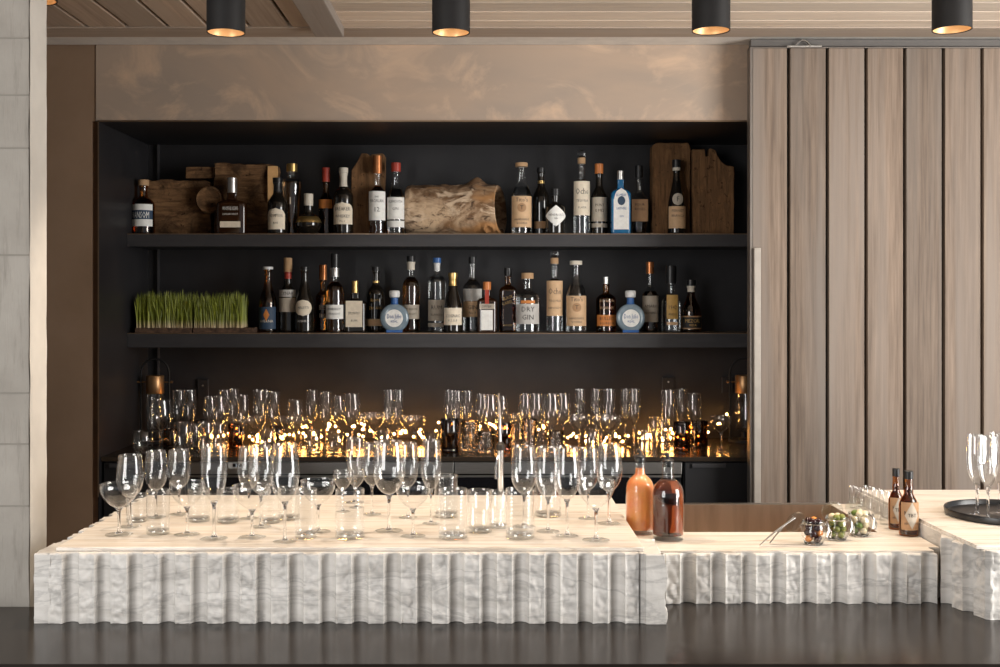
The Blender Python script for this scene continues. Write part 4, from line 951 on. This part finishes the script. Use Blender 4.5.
# ---- bottles on the low slab
def low_bottle(px, pytop, pybase, w, d, sty, label, **kw):
    k = d / F; base = CY + (CZ - ZLOW) / d * F
    return bottle(0, px, pytop, w, sty, label, loc=(wx(px, d), d, ZLOW + .0006), k=k, base=base, **kw)
STY['syrup'] = [(.0, .0), (.95, .0), (1, .02), (1, .30), (1, .52), (1, .59), (.93, .67), (.70, .735), (.42, .775), (.36, .80), (.35, .97), (.40, .975), (.40, 1)]
STY['bitters'] = [(.0, .0), (.95, .0), (1, .02), (1, .30), (1, .52), (.96, .58), (.72, .66), (.50, .72), (.46, .76), (.50, .80), (.46, .86), (.44, 1)]
def pourer(t, top, r):
    obj('pourer', MB().lathe([(0, top - .012), (r, top - .012), (r, top + .002), (r + .002, top + .004), (r * .8, top + .008), (0, top + .009)], 20), M['c_black'], t)
    obj('spout', MB().tube([(0, 0, top + .007), (-.001, 0, top + .016), (-.007, 0, top + .021)], [.006, .0055, .0045], 10), M['c_black'], t)
b1 = low_bottle(640, 458, 533, 28.5, 2.872, 'syrup', 'glass bottle of cloudy orange syrup with black pourer, beside the block end', body='bottle', liq='orangeliq', fill=.86, group='pourer bottles by the sink')
pourer(b1, (CY + (CZ - ZLOW) / 2.872 * F - 458) * 2.872 / F, .0125)
b2 = low_bottle(668, 462, 540, 31.5, 2.80, 'syrup', 'glass bottle of dark brown syrup with black pourer, in front of the orange one', body='bottle', liq='brownliq', fill=.76, group='pourer bottles by the sink')
pourer(b2, (CY + (CZ - ZLOW) / 2.80 * F - 462) * 2.80 / F, .0135)
for px, tp, d, w, lb in ((896, 468.5, 2.925, 14.5, 'small brown bitters bottle with black cap, the one behind'), (908.5, 471, 2.845, 18.5, 'small brown bitters bottle with black cap, the one in front')):
    d0 = d; by = CY + (CZ - ZLOW) / d * F; h = by - tp
    low_bottle(px, tp, by, w, d, 'bitters', lb, body='ambertint', liq='blackliq', fill=.86, cap=(8, 'c_black'), capr=1.12, group='bitters bottles beside the right block',
               labels=[('rect', by - h * .53, by - h * .10, .96, 'kraft', [('BITTERS', 3.4, .56), ('AROMATIC', 2.2, .2)], 'p_ink'), ('diamond', by - h * .53, by - h * .12, .7, 'greytan', [('TBT', 3.4, .45)], 'p_ink')])

# ---------------------------------------------------------------- logs and slabs on the upper shelf
def rough_box(x0, x1, y0, y1, z0, z1, amp, seed, cuts=14, freq=14, shape=None):
    bm = bmesh.new(); bmesh.ops.create_cube(bm, size=1)
    bmesh.ops.subdivide_edges(bm, edges=bm.edges[:], cuts=cuts, use_grid_fill=True)
    for v in bm.verts:
        p = v.co; c = Vector(((x0 + x1) / 2 + p.x * (x1 - x0), (y0 + y1) / 2 + p.y * (y1 - y0), (z0 + z1) / 2 + p.z * (z1 - z0)))
        q = c * freq + Vector((seed, seed * 2, 0)); dsp = Vector((noise.fractal(q, 1, 2, 4), noise.fractal(q + Vector((31, 0, 0)), 1, 2, 4), noise.fractal(q + Vector((0, 17, 0)), 1, 2, 4))) * amp
        if p.z < -.49: dsp.z = 0
        if shape: c = shape(c, p)
        v.co = c + dsp
        v.co.z = max(v.co.z, z0)
    mb = MB(); bm.verts.index_update(); mb.add([v.co.copy() for v in bm.verts], [[v.index for v in f.verts] for f in bm.faces]); bm.free(); return mb
dL = 4.86; kL = dL / F
def zl(py): return wz(py, dL)
bm1 = rough_box(wx(147, dL), wx(211, dL), 4.825, 4.94, ZS1 + .0006, zl(181), .013, 3, 11)
tm1 = thing('timber_block', 'dark old timber block lying at the left end of the upper shelf', 'log', (wx(180, dL), dL, ZS1), group='timber pieces on the upper shelf')
kid('block', bm1, M['timber'], tm1, smooth=50)
bm2 = rough_box(wx(217, dL), wx(277, dL), 4.81, 4.93, ZS1 + .0006, zl(166), .011, 9, 11)
tm2 = thing('timber_beam', 'taller rough timber beam with pale sawn end, behind the flask-shaped bottle', 'log', (wx(245, dL), dL, ZS1), group='timber pieces on the upper shelf')
kid('beam', bm2, M['timber'], tm2, smooth=50)
kid('upper_ledge', rough_box(wx(188, dL), wx(216, dL), 4.83, 4.93, zl(179), zl(168), .004, 19, 8), M['timber'], tm2, smooth=50)
kid('sawn_end', rough_box(wx(268, 4.80), wx(277.5, 4.80), 4.795, 4.81, wz(232, 4.80) * 0 + wz(203, 4.80), wz(166.5, 4.80), .002, 5, 6), M['timbercut'], tm2, smooth=50)
kid('round_stub', MB().lathe([(0, .012), (.040, .008), (.052, 0), (.058, .006), (.060, .03), (.060, .10), (0, .10)], 32, M=Matrix.Rotation(-PI / 2, 3, 'X') , off=(wx(211, 4.82), 4.775, wz(200, 4.80))), M['timber'], tm2)
def slab_shape(poly, y0, y1, seed, label, name='wood_slab'):
    px = sum(a for a, b in poly) / len(poly); t = thing(name, label, 'wood slab', (wx(px, dL), dL, ZS1), group='upright wood slabs on the upper shelf')
    P = [(wx(a, dL), max(zl(b), ZS1 + .0006)) for a, b in poly]
    # finer outline with a little waviness
    Q = []
    for (a, b), (c, d) in zip(P, P[1:] + P[:1]):
        n = max(2, int(math.hypot(c - a, d - b) / .012))
        for i in range(n):
            x, z = a + (c - a) * i / n, b + (d - b) * i / n; w = .0022 * noise.noise((x * 40 + seed, z * 40, 0))
            Q.append((x + w, max(z + w, ZS1 + .0006)))
    o = kid('slab', MB().prism(Q, y0, y1), M['slab'], t, smooth=30, bevel=.003); return t
slab_shape([(352, 236), (385, 236), (385.5, 157), (384, 155), (373, 156), (372, 158), (368, 155), (363, 155), (359, 163), (353, 172)], 4.80, 4.88, 1, 'upright wood slab with hollowed corner, behind the amber scotch bottle')
slab_shape([(651, 236), (688, 236), (689, 150), (687, 144), (655, 144), (651, 147)], 4.82, 4.90, 5, 'tall dark upright wood slab, behind the sloping black bottle')
slab_shape([(690, 236), (731, 236), (731.5, 168), (724, 167), (717, 162), (713, 152), (707, 150), (706, 158), (703, 158), (702, 151), (690, 151)], 4.80, 4.87, 9, 'dark notched upright wood slab at the right end of the upper shelf')
def driftwood():
    x0, x1 = wx(406.5, 4.80), wx(500, 4.80); L = x1 - x0; R = 25.5 * 4.80 / F; zc = ZS1 + R * .985; nu, nv = 110, 72; mb = MB(); vs = []; fs = []
    xs = [(x0 + L * i / nu, 1.0) for i in range(nu + 1)] + [(x1 + .004, .93), (x1 + .002, .84), (x1 - .006, .76), (x1 - .03, .74), (x1 - .09, .72), (x1 - .16, .68), (x1 - .22, .55)]
    kx, knx = wx(478, 4.80), wx(492, 4.80)
    for x, rf in xs:
        for j in range(nv):
            a = 2 * PI * j / nv; c, s = math.cos(a), math.sin(a)
            q = Vector((x * 5, c * 1.3, s * 1.3)); r = R * rf; xo = x
            if rf == 1.0:
                r *= 1 + .05 * noise.fractal(q * 1.6, 1, 2, 4) + .035 * noise.fractal(q * 6, 1, 2, 4)
                dn = (x - kx); da = (a - PI / 2)
                r += .026 * math.exp(-(dn / .028) ** 2 - (da / .35) ** 2) + .008 * math.exp(-(dn / .05) ** 2 - (da / .7) ** 2)
                da2 = (a - PI * 1.26); dd = math.hypot(x - knx, da2 * R) / .020
                r += .012 * math.exp(-((dd - 1) / .35) ** 2) - .008 * math.exp(-(dd / .55) ** 2)
                if x < x0 + .02: r *= .94 + .06 * (x - x0) / .02
            y, z = r * c * .85, zc + r * s; xx = x - (x0 + x1) / 2 + (.020 * c - .006 * s) * max(0, (x - x0) / L)
            ca, sa = math.cos(-.07), math.sin(-.07)
            vs.append(((x0 + x1) / 2 + xx * ca - y * sa, 4.822 + xx * sa + y * ca, max(z, ZS1 + .0008)))
    m = len(xs)
    for i in range(m - 1):
        for j in range(nv): fs.append((i * nv + j, i * nv + (j + 1) % nv, (i + 1) * nv + (j + 1) % nv, (i + 1) * nv + j))
    fs.append(tuple(range(nv))); fs.append(tuple((m - 1) * nv + j for j in range(nv))[::-1])
    mb.add(vs, fs); o = obj('driftwood_log', mb, M['drift'], smooth=60)
    tag(o, 'pale hollow driftwood log with knots lying on the upper shelf', 'log')
driftwood()

# ---------------------------------------------------------------- wheatgrass
def wheatgrass(x0p, x1p, xm1, ytopp, label, seed):
    d = 4.745; t = thing('wheatgrass_tray', label, 'plant', (wx(x0p, d), d, ZS2 + .0006), group='wheatgrass on the lower shelf'); R = random.Random(seed)
    w = wx(x1p, d) - wx(x0p, d); wm = wx(xm1, d) - wx(x0p, d)
    obj('root_mat', rough_box(0, wm, -.070, .070, 0, .020, .003, seed, 14, 60), M['soil'], t, smooth=50)
    mb = MB(); H = wz(ytopp, d) - ZS2
    for i in range(1700):
        x, y = R.uniform(.003, w - .003), R.uniform(-.065, .065); h = H * (R.uniform(.72, 1.02) + .12 * noise.noise((x * 60, y * 60, seed))); a = R.uniform(0, 2 * PI); ln = R.uniform(0, .07) * R.random(); bw = R.uniform(.0010, .0018)
        c, s = math.cos(a), math.sin(a); ln = min(ln, (w - .001 - x if c > 0 else x + .006) / max(abs(c), .05)); fa = R.uniform(-.9, .9); ux, uy = math.cos(fa) * bw, math.sin(fa) * bw
        vs = []
        for k, q in enumerate((0, .35, .7)):
            px, py, pz = x + c * ln * q * q, y + s * ln * q * q, .016 + (h - .016) * q
            vs += [(px - ux, py - uy, pz), (px + ux, py + uy, pz)]
        vs.append((x + c * ln, y + s * ln, .016 + (h - .016) * (1 - ln * 4)))
        mb.add(vs, [(0, 1, 3, 2), (2, 3, 5, 4), (4, 5, 6)])
    g = link('grass_blades', mb.mesh('grass', 60, False), M['grass'], t); g['kind'] = 'stuff'
wheatgrass(140.5, 196, 196, 291, 'left clump of green wheatgrass on its soil mat, lower shelf', 4)
wheatgrass(197.5, 246, 257, 292, 'right clump of green wheatgrass whose soil mat sticks out', 7)

# ---------------------------------------------------------------- garnish jars and tongs
def ico(r, amp=0, seed=0, sq=(1, 1, 1)):
    bm = bmesh.new(); bmesh.ops.create_icosphere(bm, subdivisions=2, radius=1)
    mb = MB(); bm.verts.index_update()
    mb.add([Vector((v.co.x * sq[0], v.co.y * sq[1], v.co.z * sq[2])) * r * (1 + amp * noise.noise(v.co * 2 + Vector((seed, 0, 0)))) for v in bm.verts], [[v.index for v in f.verts] for f in bm.faces]); bm.free(); return mb
def jar(px, d, lidang, label, rimy):
    x = wx(px, d); t = thing('garnish_jar', label, 'jar', (x, d, ZLOW + .0006), group='clip-top garnish jars'); R = .0295; H = .058
    pr = chaikin([(0, .003), (R * .72, .003), (R * .95, .010), (R, .022), (R, .034), (R * .93, .046), (R * .86, .050)], 2) + [(R * .92, .052), (R * .94, H - .002), (R * .90, H), (R * .84, H - .002), (R * .82, .050)]
    obj('jar_body', MB().lathe(pr, 36), M['bottle'], t)
    obj('jar_base', MB().lathe([(0, .0028), (R * .70, .0028), (R * .78, .005), (R * .74, .001), (R * .68, 0), (0, 0)], 32), M['solid'], t)
    wr = MB().tube([(R * .97 * math.cos(2 * PI * i / 24), R * .97 * math.sin(2 * PI * i / 24), .0505) for i in range(25)], .0009, 6, False)
    wr.tube([(R * .97, -.006, .0505), (R + .006, -.010, .040), (R + .008, -.012, .022), (R + .004, -.014, .016), (R + .000, -.014, .020), (R + .004, -.012, .040), (R + .002, -.008, .054)], .0010, 6)
    wr.tube([(R * .97, .006, .0505), (R + .007, .004, .040), (R + .010, 0, .024), (R + .011, -.006, .016), (R + .012, -.008, .030), (R + .004, .002, .054)], .0010, 6)
    obj('wire_clip', wr, M['chrome'], t)
    L = obj('lid', MB().lathe([(0, 0), (R * .86, 0), (R * .92, .002), (R * .92, .005), (R * .6, .008), (0, .009)], 32), M['bottle'], t)
    L.rotation_euler = (lidang[0], lidang[1], 0); L.location = lidang[2]
    return x, d, R
def fill_jar(x, d, R, items, seed, lab):
    rr = random.Random(seed)
    for i, (nm, mt, cat, r, sq, px, py, pz) in enumerate(items):
        o = obj(nm, ico(r, .12, seed + i, sq), M[mt], smooth=70, loc=(x + px, d + py, ZLOW + .0042 + pz), rot=(rr.uniform(-.5, .5), rr.uniform(-.5, .5), rr.uniform(0, 3)))
        tag(o, lab[nm][0], cat, lab[nm][1])
def ring_items(seed, kinds, R=.0295):
    """pack round pieces in three layers"""
    rr = random.Random(seed); out = []
    for layer in range(4):
        n = 4; r = .0095; z = .0095 + layer * .0142
        for k in range(n):
            a = 2 * PI * (k + .5 * layer) / n + .4; nm, mt, cat = rr.choice(kinds); q = .0142 if layer < 3 else .0115
            out.append((nm, mt, cat, r * rr.uniform(.93, 1.0), (1, 1, rr.uniform(.9, 1.0)), q * math.cos(a), q * math.sin(a), z))
    return out
x, d, R = jar(813.5, 2.742, ((.35, -.9, (-.040, .012, .050))), 'left open clip-top jar of dark cherries and orange peel', 0)
fill_jar(x, d, R, [it for it in ring_items(3, [('cherry', 'cherry', 'cherry'), ('cherry', 'cherry', 'cherry'), ('orange_peel', 'peel', 'peel')])], 3,
         {'cherry': ('dark cherry in the left garnish jar', 'cherries in the left jar'), 'orange_peel': ('piece of orange peel in the left garnish jar', 'orange peel in the left jar')})
x, d, R = jar(837, 2.795, ((-1.3, .2, (.0, .036, .062))), 'middle open clip-top jar of green olives and onions', 0)
fill_jar(x, d, R, [it for it in ring_items(8, [('olive', 'olive', 'olive'), ('olive', 'olive', 'olive'), ('pearl_onion', 'onion', 'onion')])], 8,
         {'olive': ('green olive in the middle garnish jar', 'olives in the middle jar'), 'pearl_onion': ('pale pearl onion in the middle garnish jar', 'pearl onions in the middle jar')})
x, d, R = jar(859.5, 2.842, ((-1.25, .25, (.004, .036, .064))), 'right open clip-top jar of green limes and pale onions', 0)
fill_jar(x, d, R, [it for it in ring_items(14, [('lime_piece', 'lime', 'lime'), ('pearl_onion', 'onion', 'onion')])], 14,
         {'lime_piece': ('green lime piece in the right garnish jar', 'lime pieces in the right jar'), 'pearl_onion': ('pale pearl onion in the right garnish jar', 'pearl onions in the right jar')})
tg = thing('tongs', 'slim steel tongs leaning on the left garnish jar', 'tongs', (wx(780, 2.72), 2.72, ZLOW))
for y0, x1, y1 in ((0, -.052, -.010), (.012, -.020, .018)):
    a = Vector((.040, y0 + .010, .066)); b = Vector((x1, y1, .003)); pts = [a.lerp(b, i / 8) + Vector((0, 0, .004 * math.sin(PI * i / 8))) for i in range(9)]
    mb = MB(); vs = []; fs = []
    for i, p in enumerate(pts):
        w = .0035 + .002 * math.sin(PI * i / 8); vs += [p + Vector((0, -w, 0)), p + Vector((0, w, 0)), p + Vector((0, w, .0012)), p + Vector((0, -w, .0012))]
    for i in range(8):
        for j in range(4): fs.append((i * 4 + j, i * 4 + (j + 1) % 4, (i + 1) * 4 + (j + 1) % 4, (i + 1) * 4 + j))
    fs += [(0, 1, 2, 3), (35, 34, 33, 32)]
    obj('arm', mb.add(vs, fs), M['satin'], tg)
